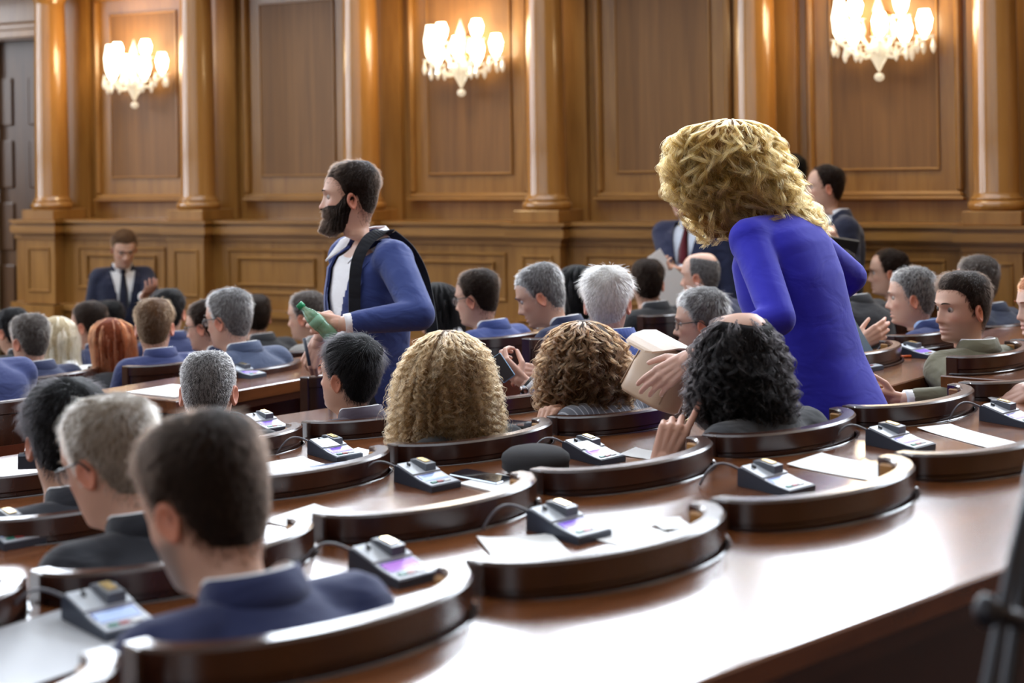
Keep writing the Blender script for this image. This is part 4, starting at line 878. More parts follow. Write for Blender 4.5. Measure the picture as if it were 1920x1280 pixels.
    if tie is not None:
        t = MB(); rr = []
        for zz, w_ in ((0.0, 0.016), (-0.028, 0.022), (-0.03, 0.013), (-0.15, 0.030), (-0.30, 0.040), (-0.40, 0.042), (-0.43, 0.004)):
            yy = np.interp(zz, TORSO[::-1, 0], TORSO[::-1, 1]) + 0.016; rr.append(tor(np.array([[-w_, yy, zz], [0, yy + 0.006, zz], [w_, yy, zz], [0, yy - 0.003, zz]])))
        t.add(*loft(rr)); mobj('necktie', t, cloth('tie_%02x%02x%02x' % tuple(int(c * 255) for c in tie), tie, crease=0.1), root, smooth=True)
    # legs
    tm = cloth('trousers_%02x%02x%02x' % tuple(int(c * 255) for c in (trousers or jacket)), trousers or jacket); L = MB(); B = MB()
    for sd in (-1, 1):
        if stand: hp_, kn, an = np.array([sd * 0.09, 0, hip]), np.array([sd * 0.095, 0.02, 0.48]), np.array([sd * 0.10, -0.02, 0.09])
        else: hp_, kn, an = np.array([sd * 0.09, 0.0, hip]), np.array([sd * 0.10, 0.30, 0.50]), np.array([sd * 0.10, 0.26, 0.09])
        L.add(*capsule(hp_ * k, kn * k, 0.092 * k, 0.066 * k)); L.add(*capsule(kn * k, an * k, 0.066 * k, 0.052 * k))
        B.add(*xf(ellipsoid((0, 0.06, 0.0), (0.045, 0.135, 0.05)), Matrix.Translation((an[0] * k, an[1] * k, 0.045 * k))))
    L.add(*capsule(np.array([-0.05, 0, hip]) * k, np.array([0.05, 0, hip]) * k, 0.115 * k, 0.115 * k))
    V_, F_ = remesh(*L.arrays(), 0.018 * k, 2); obj('trousers', make_mesh('trousers', V_, F_, tm), root); mobj('shoes', B, BLACK, root, smooth=True)
    # hair
    hst, hcol = hair[0], hair[1]
    if hst in ('short', 'buzz', 'fade', 'full', 'recede', 'bald', 'monk', 'quiff'): hair_short(root, HPt, hst, hcol, toh, detail)
    if beard:
        z = HPt[..., 2]; yy = HPt[..., 1]; xx = HPt[..., 0]; msk = sstep(-0.020, -0.05, z - 1.1 * np.clip(0.045 - yy, 0, 0.045)) * sstep(-0.014, 0.02, yy + 0.45 * (z + 0.05)) * sstep(-0.13, -0.12, z); msk *= 1 - 0.9 * G(xx, 0.022) * G(z + 0.071, 0.008) * (yy > 0.07); msk *= 1 - G(xx, 0.03) * G(z + 0.03, 0.02) * (yy > 0.08)
        msk = np.maximum(msk, G(np.abs(xx) - 0.012, 0.02) * G(z + 0.055, 0.006) * (yy > 0.07)); dirv = unit(np.stack([xx * 0.9, yy * 1.0, z * 0 - 0.055], -1))
        offb = msk * (0.009 + 0.016 * sstep(-0.06, -0.105, z)) - 0.002 * (1 - msk); Cb = HPt + dirv * offb[..., None]; kp = []
        for r in range(len(HPt) - 1):
            m = msk[r] + msk[r + 1]
            for i in range(NS):
                jn = (i + 1) % NS
                if m[i] + m[jn] > 0.3: kp.append((r * NS + i, (r + 1) * NS + i, (r + 1) * NS + jn, r * NS + jn))
        c1, c2 = HAIR['darkbrown']; bo = obj('beard', make_mesh('beard', toh(Cb.reshape(-1, 3)), kp, cap_mat('beard_cap', tuple(0.7 * c for c in c1), c1)), root)
        w = msk.reshape(-1) ** 2; w /= w.sum(); idx = RNG.choice(len(w), 6000, p=w); P0 = Cb.reshape(-1, 3)[idx] + RNG.normal(0, 0.0022, (6000, 3)); D = unit(dirv.reshape(-1, 3)[idx] + RNG.normal(0, 0.35, (6000, 3)) + np.array([0, 0, -0.5]))
        P = P0[:, None] - D[:, None] * 0.004 + D[:, None] * np.linspace(0, 0.013, 4)[None, :, None]; curves_obj('beard_strands', toh(P.reshape(-1, 3)).reshape(6000, 4, 3), 0.0006, hair_mat('hair_beard', tuple(0.6 * c for c in c1), c2), bo)
    if glasses:
        g = MB(); 
        for sd in (-1, 1):
            a = np.linspace(0, 2 * PI, 21); P = np.c_[sd * 0.034 + 0.025 * np.sign(np.cos(a)) * np.abs(np.cos(a)) ** 0.7, np.full(21, 0.102), -0.002 + 0.017 * np.sign(np.sin(a)) * np.abs(np.sin(a)) ** 0.7]; P[:, 1] -= 10 * (np.abs(P[:, 0]) ** 2.0) * 0.55
            g.add(*tube(P, 0.0016, 6)); g.add(*tube([(sd * 0.059, 0.083, 0.006), (sd * 0.080, 0.065, 0.008), (sd * 0.0865, 0.01, 0.010), (sd * 0.089, -0.012, 0.010), (sd * 0.090, -0.034, -0.012)], 0.0022, 6))
        g.add(*tube([(-0.010, 0.101, 0.004), (0, 0.104, 0.007), (0.010, 0.101, 0.004)], 0.0016, 6)); V_, F_ = g.arrays(); go = obj('glasses', make_mesh('glasses', toh(V_), F_, plain('black_frame', (0.015, 0.012, 0.012), 0.3)), root)
        for sd in (-1, 1):
            l = MB(); l.add(*ellipsoid((sd * 0.034, 0.0935, -0.002), (0.024, 0.0012, 0.0165))); V_, F_ = l.arrays(); obj('lens', make_mesh('lens', toh(V_), F_, plain('lens_glass', (0.9, 0.95, 1.0), 0.03, alpha=0.18, coat=1.0)), go)
    # eyebrows
    if hst not in ('none',):
        for sd in (-1, 1):
            e = MB(); P = [(sd * a, 0.0965 - 9 * max(0, a - 0.02) ** 2 * 1.6, 0.0235 + 0.005 * math.sin((a - 0.012) / 0.036 * 2.6)) for a in np.linspace(0.012, 0.049, 8)]
            e.add(*tube(P, [0.0010, 0.0022, 0.0026, 0.0026, 0.0024, 0.002, 0.0015, 0.0008], 6))
            V_, F_ = e.arrays(); c1, c2 = HAIR[hcol if hcol in HAIR else 'darkbrown']; obj('eyebrow', make_mesh('eyebrow', toh(V_), F_, cap_mat('hair_cap_' + hcol, c1, tuple(0.45 * a + 0.55 * b for a, b in zip(c1, c2)))), root)
    if seat_chair:
        o = Vector(org); c, s = math.cos(seat_chair[0]), math.sin(seat_chair[0]); hw = Vector(Hw); off = seat_chair[1]
        chair(hw.x + s * off, hw.y - c * off, top.z - seat_chair[2], seat_chair[0], seat_chair[3], 'leather-backed chairs across the aisle', bead=False)
    return dict(root=root, toh=toh, tor=tor, ends=ends, org=org, RW=RW, head=Hw, inv=inv, k=k)
# ------------------------------------------------------------------ the assembly: who sits and stands where
NAVY = (0.012, 0.017, 0.055); BLUE = (0.022, 0.04, 0.16); CHAR = (0.022, 0.023, 0.028); BLK = (0.010, 0.010, 0.013); GBLUE = (0.035, 0.05, 0.10)
FC = R(52)
def ch(lbl, off=0.13, drop=0.27, a=FC): return (a, off, drop, lbl)
# near rows
person('bearded man in a navy suit with bowed head, out of focus', 378, 778, 2.36, 43.5, 53, 21, k=1.02, hair=('short', 'darkbrown'), skin='mid', jacket=(0.014, 0.022, 0.085), stubble=0.75, detail=2, lean=10)
person('grey-haired man with dark glasses and a black suit, bowing his head', 205, 740, 3.02, 43.5, 60, 19, k=0.98, hair=('recede', 'greyblond'), skin='fair', jacket=(0.012, 0.014, 0.022), glasses=True, detail=2, lean=10)
person('man with thick black hair in a charcoal suit, seen from behind', 122, 710, 3.70, 43.5, 18, 16, hair=('full', 'black'), skin='tan', jacket=(0.022, 0.024, 0.034), detail=2, top_hair=0.024)
person('man with cropped grey hair, both ears showing', 390, 658, 4.90, 30, 2, 4, hair=('buzz', 'saltpepper'), skin='fair', jacket=CHAR, detail=2, top_hair=0.004)
person('dark-haired man in a plum-grey jacket turned in profile', 652, 626, 5.25, 40, 58, -2, k=1.0, hair=('full', 'black'), skin='mid', jacket=(0.055, 0.04, 0.06), detail=2, stubble=0.2, top_hair=0.02)
p6 = person('woman with frizzy shoulder-length blonde hair', 836, 632, 4.52, 43.5, 42, 8, fem=True, hair=('none', 'frizzblonde'), jacket=BLK, shirt=(0.02, 0.02, 0.02), collar=False, vopen=False, detail=1, lean=6)
p7 = person('woman with curly brown hair and a grey pinstripe jacket', 1094, 608, 4.93, 43.5, 40, 8, fem=True, hair=('none', 'curlbrown'), jacket=(0.10, 0.105, 0.125), stripes=((0.3, 0.31, 0.34), 16), shirt=(0.2, 0.21, 0.24), collar=False, vopen=False, detail=1, neck=0.0,
       arms={'L': dict(w=(1008, 832, 4.75), fing=(0.35, 0.3, 0.9), palm=(0.6, 0.7, 0), pose='curl')})
p8 = person('balding man with long dark curls raising a finger, grey jacket', 1384, 588, 4.24, 43.5, 30, 10, k=1.04, lean=0, hair=('monk', 'darkcurl'), skin='fair', jacket=(0.030, 0.031, 0.036), detail=2, top_hair=0.0,
       arms={'L': dict(w=(1234, 884, 4.12), fing=(0.42, 0.05, 1.0), palm=(0.1, 1.0, 0.05), pose='point', pole=(-0.8, 0.2, -0.6))})
p9 = person('standing woman with big wavy blonde hair in a royal blue jacket', 1356, 258, 4.88, 52, 62, 34, fem=True, lean=20, k=1.04, stand=True, hair=('none', 'blonde'), skin='pale', jacket=(0.020, 0.018, 0.42), shirt=None, collar=False, vopen=False, detail=2, jname='royal_blue_suit', sh=1.04,
       arms={'L': dict(w=(1304, 662, 4.36), fing=(-0.8, -0.05, -0.55), palm=(-0.35, 0.75, -0.55), pose='relax', pole=(-0.2, -0.7, -0.5)), 'R': dict(w=(1480, 620, 5.15), pole=(0.9, -0.4, -0.1))})
p10 = person('man with rectangular glasses and wavy grey hair, in profile', 1312, 540, 6.40, 50, 78, 6, hair=('full', 'grey'), skin='mid', jacket=NAVY, glasses=True, detail=1, top_hair=0.02)
p12 = person('white-haired man in a striped blue suit holding a phone', 1138, 498, 6.02, 34, -8, 6, k=1.0, hair=('full', 'white'), skin='fair', jacket=(0.03, 0.055, 0.22), stripes=((0.05, 0.085, 0.30), 22), detail=1, top_hair=0.022,
       arms={'L': dict(w=(990, 722, 5.72), fing=(-0.75, 0.1, 0.65), palm=(0.35, 0.8, 0.4), pose='grip', pole=(-0.2, -0.4, -0.9)), 'R': dict(w=(1040, 704, 5.9), fing=(-0.95, 0, 0.1), palm=(0, 0.9, -0.4), pose='pinch')})
person('man reading a folded paper behind the woman in royal blue', 1525, 545, 6.28, 52, 50, 18, hair=('short', 'grey'), jacket=GBLUE, detail=0,
       arms={'R': dict(w=(1600, 650, 6.35), fing=(0.7, 0.1, 0.35), palm=(-0.2, 0.9, -0.2), pose='relax', pole=(0.1, 0.1, -1.0))})
p26 = person('man in an olive jacket looking aside, arm hanging over the seat', 1802, 505, 5.86, 26, 112, 4, lean=2, hair=('quiff', 'darkbrown'), skin='mid', jacket=(0.115, 0.105, 0.066), stubble=0.3, detail=2, k=1.03, top_hair=0.02, neck=0.034,
       arms={'L': dict(w=(1698, 750, 5.42), fing=(-1.0, 0.1, 0.12), palm=(-0.1, 0.8, 0.5), pose='relax', pole=(-0.1, -0.9, -0.2))})
person('person outside the desk end reaching in with a card', 2075, 560, 4.95, 60, 60, 10, hair=('short', 'brown'), skin='pale', jacket=BLK, detail=1,
       arms={'L': dict(w=(1950, 722, 4.72), fing=(-0.85, 0.1, -0.35), palm=(-0.1, 0.6, -0.8), pose='pinch', pole=(-0.2, -0.6, -0.7))})
# standing figures
p30 = person('standing bearded man in a blue blazer and open white shirt, holding a green bottle', 655, 298, 6.15, 122, 92, 2, k=1.06, stand=True, lean=0, sh=1.14, hair=('fade', 'darkbrown'), skin='fair', jacket=(0.024, 0.042, 0.17), shirt=(0.80, 0.80, 0.84), beard=True, detail=2, vopen=2, vw=1.45, opencol=0.085, top_hair=0.02,
       arms={'L': dict(w=(648, 607, 5.72), fing=(-1.0, 0.15, 0.05), palm=(-0.3, 0.95, -0.1), pose='grip', pole=(-0.7, -0.7, -0.3)), 'R': dict(w=(600, 630, 6.45), fing=(-0.35, -0.1, -0.9), palm=(0.3, 0.9, 0), pose='curl')})
p31 = person('man in a navy suit and dark tie looking down by the oak wall', 232, 432, 11.3, 198, 204, 24, stand=True, lean=2, hair=('short', 'brown'), skin='mid', jacket=(0.010, 0.013, 0.035), shirt=(0.72, 0.72, 0.74), tie=(0.01, 0.012, 0.03), detail=0, vopen=1,
       arms={'L': dict(w=(268, 556, 11.0), fing=(0.4, -0.5, 0.3), palm=(0, 0, 1), pose='relax')})
p19 = person('standing man in a navy suit and dark red tie holding white papers', 1283, 322, 9.25, 150, 140, 8, stand=True, lean=0, hair=('short', 'darkbrown'), jacket=(0.016, 0.02, 0.055), shirt=(0.6, 0.65, 0.75), tie=(0.10, 0.008, 0.015), vopen=1, sh=1.1, k=1.03,
       arms={'R': dict(w=(1282, 508, 8.95), fing=(-0.6, -0.3, 0.1), palm=(0, 0.3, 1), pose='grip')})
person('dark-haired man standing against the wall behind the blonde woman', 1478, 288, 9.3, 30, 30, 0, stand=True, lean=0, hair=('short', 'black'), jacket=NAVY, k=1.04)
p21 = person('balding man in a navy suit and white shirt standing with a dark folder', 1546, 307, 8.85, 92, 84, 2, stand=True, lean=0, hair=('recede', 'darkbrown'), skin='mid', jacket=(0.012, 0.014, 0.034), shirt=(0.75, 0.75, 0.78), tie=(0.01, 0.01, 0.02), vopen=1,
       arms={'L': dict(w=(1568, 478, 8.46), fing=(-0.3, 0, 0.95), palm=(0.2, 0.95, 0), pose='grip', pole=(-0.1, -0.1, -1.0))})
# far block, right of the bearded man
person('man with faded dark hair and thin glasses in a bright blue suit', 893, 505, 7.1, 52, 62, 8, hair=('fade', 'darkbrown'), skin='mid', jacket=BLUE, glasses=True, detail=1, seat_chair=ch('leather-backed chair of the man with faded hair and thin glasses'))
person('grey-haired man in a dark navy suit with lowered face', 1012, 496, 6.65, 60, 80, 22, k=1.01, hair=('short', 'grey'), skin='mid', jacket=NAVY, detail=1, seat_chair=ch('leather-backed chair of the grey man with lowered face'))
p15 = person('woman with long black hair in a blue jacket behind the bearded man', 816, 530, 7.8, 52, 60, 8, fem=True, hair=('none', 'black'), jacket=BLUE, collar=False, vopen=False)
p16 = person('person with straight black hair seated beside the oak wall', 1080, 497, 7.8, 45, 40, 5, fem=True, hair=('none', 'black'), jacket=BLK, collar=False, vopen=False)
person('dark-cropped man in a black jacket near the white papers', 1213, 485, 8.5, 40, 5, 0, hair=('short', 'darkbrown'), jacket=BLK, seat_chair=ch('leather-backed chair of the man in a black jacket'))
person('bald man facing the oak wall', 1312, 474, 8.15, 50, 60, 5, hair=('bald', 'grey'), skin='fair', jacket=NAVY, top_hair=0.002)
person('person in a dark suit seated under the dark folder', 1570, 470, 7.9, 45, 45, 20, hair=('short', 'black'), jacket=BLK)
person('balding man in profile by the wall, dark brown hair', 1665, 465, 8.5, 55, 75, 4, hair=('recede', 'darkbrown'), skin='mid', jacket=NAVY, seat_chair=ch('leather-backed chair of the balding man in profile'))
person('grey-haired man in a blue jacket and light blue collar', 1708, 501, 6.9, 52, 74, 4, hair=('short', 'saltpepper'), skin='fair', jacket=(0.02, 0.03, 0.11), shirt=(0.35, 0.5, 0.8), detail=1)
person('man with grey-brown hair in a navy suit behind the olive jacket', 1830, 479, 7.6, 48, 48, 4, hair=('short', 'greybrown'), skin='fair', jacket=(0.014, 0.02, 0.045), detail=1, seat_chair=ch('leather-backed chair of the grey-brown-haired man', drop=0.3))
p27 = person('red-haired woman at the desk end in profile', 1952, 512, 6.3, 80, 100, 6, fem=True, hair=('short', 'red'), skin='pale', jacket=(0.3, 0.28, 0.25), vopen=False, collar=False, detail=1)
# far block, left
person('man with greying hair in a navy suit seated in front of the blonde', 54, 588, 7.7, 52, 52, 6, hair=('short', 'greybrown'), skin='fair', jacket=NAVY, detail=1, seat_chair=ch('leather-backed chair of the greying man in navy'))
person('person in a bright navy jacket at the row end, head out of view', -62, 560, 6.6, 52, 52, 6, hair=('short', 'darkbrown'), jacket=(0.02, 0.03, 0.115), detail=0, sh=1.15)
person('dark-haired person seated beyond the greying man in navy', 22, 577, 9.0, 52, 52, 6, hair=('short', 'black'), jacket=BLK)
p34 = person('woman with long pale blonde hair in a white jacket', 104, 592, 8.3, 48, 45, 6, k=1.04, fem=True, hair=('none', 'paleblonde'), skin='pale', jacket=(0.62, 0.62, 0.60), collar=False, vopen=False)
person('dark-haired man in profile behind the red-haired woman', 165, 565, 8.8, 52, 68, 4, hair=('short', 'darkbrown'), jacket=NAVY)
person('dark-haired person in front of the man standing by the wall', 203, 563, 9.7, 50, 40, 4, hair=('short', 'black'), jacket=BLK)
p38 = person('woman with long straight red hair', 204, 597, 7.9, 50, 52, 8, fem=True, hair=('none', 'red'), skin='pale', jacket=BLK, collar=False, vopen=False, seat_chair=ch('leather-backed chair of the woman with long red hair', 0.16, 0.34))
person('brown-haired man in a navy suit seen squarely from behind', 289, 559, 7.35, 40, 6, 2, hair=('short', 'brown'), skin='fair', jacket=(0.018, 0.026, 0.10), detail=1, seat_chair=ch('leather-backed chair of the brown-haired man seen from behind'))
person('black-haired man in a dark blue suit beyond the brown-haired one', 315, 541, 8.5, 40, 8, 4, hair=('short', 'black'), skin='mid', jacket=(0.015, 0.022, 0.08))
person('man in half-rim glasses leaning behind the grey-haired colleague', 385, 562, 7.9, 60, 72, 10, hair=('short', 'darkbrown'), skin='fair', jacket=NAVY, glasses=True)
person('grey-haired man with glasses in a slate blue suit', 427, 541, 7.1, 54, 62, 8, k=1.06, hair=('short', 'grey'), skin='fair', jacket=GBLUE, glasses=True, detail=1, sh=1.1, seat_chair=ch('leather-backed chair of the grey man in slate blue', drop=0.33))
person('balding dark-haired man by the wall in a dark suit', 478, 551, 9.2, 45, 25, 4, hair=('recede', 'darkbrown'), jacket=BLK)
person('short-haired man partly hidden by the bearded man', 574, 546, 8.2, 55, 68, 6, hair=('short', 'greybrown'), skin='mid', jacket=(0.2, 0.19, 0.18), seat_chair=ch('leather-backed chair beyond the bearded man'))
# big hair volumes, in each wearer's head frame
def headframe(p, pitch=False):
    H = p['toh'](np.zeros((1, 3)))[0]; k = p['k']; return lambda V: np.asarray(V) * k + H
def camframe(p):
    H = p['toh'](np.zeros((1, 3)))[0]; RW = p['RW']; return lambda V: (np.asarray(V) @ RW) + H      # axes along the world's, at the head
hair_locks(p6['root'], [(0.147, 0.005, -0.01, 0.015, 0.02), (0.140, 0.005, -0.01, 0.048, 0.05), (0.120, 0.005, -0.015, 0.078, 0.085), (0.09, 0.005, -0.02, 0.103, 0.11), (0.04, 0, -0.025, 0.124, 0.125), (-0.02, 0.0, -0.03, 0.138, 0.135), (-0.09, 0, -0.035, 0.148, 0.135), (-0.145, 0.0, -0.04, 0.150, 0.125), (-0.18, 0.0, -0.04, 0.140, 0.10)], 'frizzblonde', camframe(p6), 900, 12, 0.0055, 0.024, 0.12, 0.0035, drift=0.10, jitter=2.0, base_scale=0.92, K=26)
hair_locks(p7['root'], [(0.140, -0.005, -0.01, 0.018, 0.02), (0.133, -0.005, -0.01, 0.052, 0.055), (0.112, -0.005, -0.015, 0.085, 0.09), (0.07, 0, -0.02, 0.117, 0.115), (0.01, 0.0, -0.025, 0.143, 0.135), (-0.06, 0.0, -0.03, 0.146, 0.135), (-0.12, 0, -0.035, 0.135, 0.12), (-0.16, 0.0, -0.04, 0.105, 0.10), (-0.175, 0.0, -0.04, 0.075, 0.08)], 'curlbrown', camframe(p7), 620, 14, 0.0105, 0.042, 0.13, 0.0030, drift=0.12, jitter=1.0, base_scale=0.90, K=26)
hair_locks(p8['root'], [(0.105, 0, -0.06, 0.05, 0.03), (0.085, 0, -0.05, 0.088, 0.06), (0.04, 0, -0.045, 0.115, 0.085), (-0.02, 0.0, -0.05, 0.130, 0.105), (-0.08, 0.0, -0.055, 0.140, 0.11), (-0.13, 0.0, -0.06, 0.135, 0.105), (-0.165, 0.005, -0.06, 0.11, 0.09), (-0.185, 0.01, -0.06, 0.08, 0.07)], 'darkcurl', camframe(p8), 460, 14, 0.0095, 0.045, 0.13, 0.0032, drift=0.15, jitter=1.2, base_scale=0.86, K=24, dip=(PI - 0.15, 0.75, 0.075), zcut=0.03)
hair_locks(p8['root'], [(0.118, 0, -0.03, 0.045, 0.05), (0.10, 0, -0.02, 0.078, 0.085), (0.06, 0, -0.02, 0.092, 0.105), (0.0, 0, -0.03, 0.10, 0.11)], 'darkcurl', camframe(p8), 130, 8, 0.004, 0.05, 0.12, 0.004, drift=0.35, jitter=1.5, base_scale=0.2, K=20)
mpx = 4.88 / 3000
hx = lambda a, b, y: ((445 - y) * mpx - 0.20, ((a + b) / 2 - 1366) * mpx, 0.0, (b - a) / 2 * mpx, None)
BL = []
for a, b, y, d in ((1368, 1384, 206, 0.01), (1340, 1412, 209, 0.035), (1302, 1440, 218, 0.075), (1274, 1456, 238, 0.11), (1262, 1466, 270, 0.135), (1262, 1484, 310, 0.145), (1274, 1504, 350, 0.145), (1302, 1524, 380, 0.135), (1345, 1538, 405, 0.115), (1400, 1542, 428, 0.09), (1440, 1538, 444, 0.06)):
    t = hx(a, b, y); BL.append((t[0], t[1], -0.02, t[3], d))
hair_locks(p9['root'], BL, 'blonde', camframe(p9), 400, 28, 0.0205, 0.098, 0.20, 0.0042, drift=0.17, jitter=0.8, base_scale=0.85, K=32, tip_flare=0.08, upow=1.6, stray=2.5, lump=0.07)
BL2 = []
for a, b, y, d in ((1290, 1330, 300, 0.03), (1280, 1365, 330, 0.05), (1285, 1385, 370, 0.06), (1300, 1400, 400, 0.06), (1318, 1405, 425, 0.05)): t = hx(a, b, y); BL2.append((t[0], t[1], -0.07, t[3], d))
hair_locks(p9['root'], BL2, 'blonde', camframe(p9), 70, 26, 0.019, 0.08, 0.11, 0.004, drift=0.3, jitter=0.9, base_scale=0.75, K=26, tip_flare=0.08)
STRAIGHT = lambda w, top, bot: [(top, 0, -0.01, 0.02, 0.03), (top - 0.012, 0, -0.01, 0.055, 0.07), (top - 0.04, 0, -0.012, w * 0.85, 0.10), (0.03, 0, -0.02, w, 0.112), (-0.05, 0.0, -0.035, w, 0.10), (-0.14, 0.0, -0.05, w * 0.98, 0.09), (bot, 0.0, -0.07, w * 0.92, 0.07)]
def rowframe(p, ya):
    H = p['toh'](np.zeros((1, 3)))[0]; A = np.array([[math.cos(ya), -math.sin(ya), 0], [math.sin(ya), math.cos(ya), 0], [0, 0, 1]]); return lambda V: (np.asarray(V) @ A.T) + H
hair_locks(p38['root'], STRAIGHT(0.105, 0.13, -0.26), 'red', rowframe(p38, R(2)), 160, 16, 0.002, 0.2, 0.26, 0.006, gap=(0, 0.75), drift=0.05, jitter=0.4, base_scale=0.94, K=10)
hair_locks(p34['root'], STRAIGHT(0.10, 0.13, -0.27), 'paleblonde', rowframe(p34, R(-3)), 160, 16, 0.005, 0.13, 0.24, 0.006, gap=(0, 0.75), drift=0.08, jitter=0.5, base_scale=0.92, K=12)
hair_locks(p15['root'], STRAIGHT(0.105, 0.13, -0.26), 'black', rowframe(p15, R(8)), 140, 14, 0.004, 0.15, 0.24, 0.006, gap=(0, 0.75), drift=0.08, jitter=0.5, base_scale=0.92, K=12)
hair_locks(p16['root'], STRAIGHT(0.10, 0.13, -0.20), 'black', rowframe(p16, R(0)), 110, 12, 0.002, 0.2, 0.22, 0.006, gap=(0, 0.75), drift=0.05, jitter=0.4, base_scale=0.94, K=10)
# ------------------------------------------------------------------ things on the desks and in hands
sheet(1592, 878, zB, 0.12, 'white printed sheet on the desk by the balding man', 0.17, 0.24)
sheet(1828, 822, zB, -0.25, 'long printed sheet beside the empty seat near the olive jacket', 0.12, 0.30)
sheet(985, 1032, zB, 1.05, 'blank sheet tucked before the empty seat by the console', 0.19, 0.15, False)
sheet(1215, 1012, zB, 0.15, 'thin printed sheet in the glare by the empty seat', 0.15, 0.2)
sheet(1262, 985, zB, -0.4, 'small folded slip standing out in the glare', 0.07, 0.08, False, 0.003)
sheet(600, 975, zC, 0.25, 'blank sheet edge showing behind the empty seat rail', 0.18, 0.18, False)
sheet(558, 882, zD, 0.0, 'large white sheet before the empty seat with the photo leaflet', 0.21, 0.24, False)
sheet(700, 858, zD, 0.35, 'white sheet lying beside the console near the frizzy blonde woman', 0.15, 0.2, False)
sheet(1215, 853, zC, 0.3, 'corner of a white sheet by the raised hand', 0.1, 0.12, False)
sheet(60, 1225, zB, 0.2, 'grey document folder on the nearest corner desk', 0.32, 0.24, False, mat=plain('grey_folder', (0.42, 0.43, 0.46), 0.5))
o = sheet(640, 878, zD, -0.1, 'blue photo leaflet partly under the white sheet', 0.15, 0.10, False, 0.0025, plain('leaflet_blue', (0.05, 0.09, 0.2), 0.35))
for q in range(9):
    mb = MB(); mb.add(*box(-0.06 + 0.0135 * q, -0.053 + 0.0135 * q, -0.03, -0.03 + 0.03 + 0.03 * ((q * 37) % 5) / 5, 0.0017, 0.0021)); mobj('printed_figure', mb, plain('leaflet_pale', (0.35, 0.4, 0.5), 0.4), o)
p = onz(1545, 690, zD)
def phone(mw, label, sx=0.074, sy=0.15, t=0.009, edge=None):
    mb = MB(); mb.add(*box(-sx / 2, sx / 2, -sy / 2, sy / 2, 0, t, 0.003)); o = mobj('smartphone', mb, edge or plain('phone_rim', (0.55, 0.6, 0.7), 0.2, 0.9), mw=mw); tag(o, label, 'phone')
    q = MB(); q.add(*box(-sx / 2 + 0.002, sx / 2 - 0.002, -sy / 2 + 0.002, sy / 2 - 0.002, t, t + 0.0008)); mobj('glass_front', q, GLASSBLK, o); return o
def onrow(u, v, z, rot): return place(u, v, z, rot)
phone(onrow(902, 898, zC, 0.2), 'black smartphone lying on the desk by the felt hat')
phone(onrow(980, 799, zD, 0.5), 'dark smartphone on the desk beside the curly brown-haired woman', 0.085, 0.16, edge=BLACK)
phone(onrow(1590, 716, Z2, 0.4), 'flat grey tablet on the desk behind the royal blue jacket', 0.11, 0.16, edge=SLATE)
slab('notebook', 952, 912, zC, 0.15, 0.2, 0.004, 0.1, PAPER, 'pale notepad under the felt hat', 'notepad')
# felt hat: rounded crown over a soft band
mb = MB(); mb.add(*lathe([(0.005, 0.005), (0.074, 0.0055), (0.083, 0.014), (0.082, 0.026), (0.085, 0.034), (0.082, 0.046), (0.068, 0.058), (0.04, 0.066), (0.006, 0.068)], 36)); V, Fc = mb.arrays(); V[:, 0] *= 1.1
tag(obj('felt_hat', make_mesh('felt_hat', V, Fc, FELT), mw=place(1004, 885, zC, 0, 0.004)), 'dark felt cap lying on the desk by the curved seat', 'hat')
# pen and small items near the olive jacket
def pen(u, v, z, rot, mat, label):
    mb = MB(); mb.add(*tube([(-0.07, 0, 0.005), (0.06, 0, 0.005), (0.07, 0, 0.005)], [0.005, 0.005, 0.0015], 8)); o = tag(mobj('pen', mb, mat, mw=place(u, v, z, rot), smooth=True), label, 'pen')
    c = MB(); c.add(*tube([(-0.072, 0, 0.005), (-0.03, 0, 0.005)], 0.0056, 8)); mobj('pen_cap', c, plain('pen_blue', (0.03, 0.05, 0.3), 0.4), o)
pen(1685, 671, Z2, -0.55, plain('pen_orange', (0.7, 0.12, 0.02), 0.4), 'orange and blue ballpoint pen by the console near the olive jacket')
def cup(u, v, z):
    w = onz(u, v, z); mb = MB(); mb.add(*lathe([(0.02, 0), (0.03, 0.001), (0.038, 0.085), (0.040, 0.088), (0.036, 0.086), (0.029, 0.006), (0.004, 0.005)], 20)); o = tag(mobj('paper_cup', mb, PAPER, mw=TR(w.x, w.y, z), smooth=True), 'white paper cup on the desk behind the olive shoulder', 'cup')
    c = MB(); c.add(*lathe([(0.001, 0.07), (0.035, 0.07), (0.035, 0.072), (0.001, 0.072)], 20)); mobj('coffee', c, plain('coffee', (0.05, 0.025, 0.012), 0.2), o)
# far desks
def far_desk(u, v, z, ang, w, d, label, x0=0.0):
    q = onz(u, v, z); M = TR(q.x, q.y, 0, ang)
    return desk_obj('long_desk', [(x0, 0), (w, 0), (w, d), (x0, d)], z, label, M, 0, x0, w, 0.05)
far_desk(330, 752, 0.93, R(55), 2.3, 0.52, 'oak-edged desk end across the aisle with a white pad')
q = onz(330, 752, 0.93)
M = TR(q.x, q.y, 0.93, R(55))
mb = MB(); mb.add(*box(0.05, 0.30, 0.06, 0.34, 0.0005, 0.006)); tag(mobj('paper_pad', mb, PAPER, mw=M), 'white writing pad on the oak-edged desk end', 'paper')
console(462, 706, 0.93, 'grey voting console on the oak-edged desk across the aisle', 'violet', 0.2)
w = at(640, 690, 6.75); chair(w.x, w.y, w.z, R(62), 'tall brown leather chair back beside the bearded man', 'leather-backed chairs across the aisle', False)
w = at(-5, 742, 5.55); chair(w.x, w.y, w.z, R(45), 'brown leather chair back with a bright wooden rail at the aisle', 'leather-backed chairs across the aisle', False)
far_desk(1845, 664, 0.93, R(50), 1.6, 0.5, 'mahogany desk with a paper cup beside the red-haired woman', -0.7)
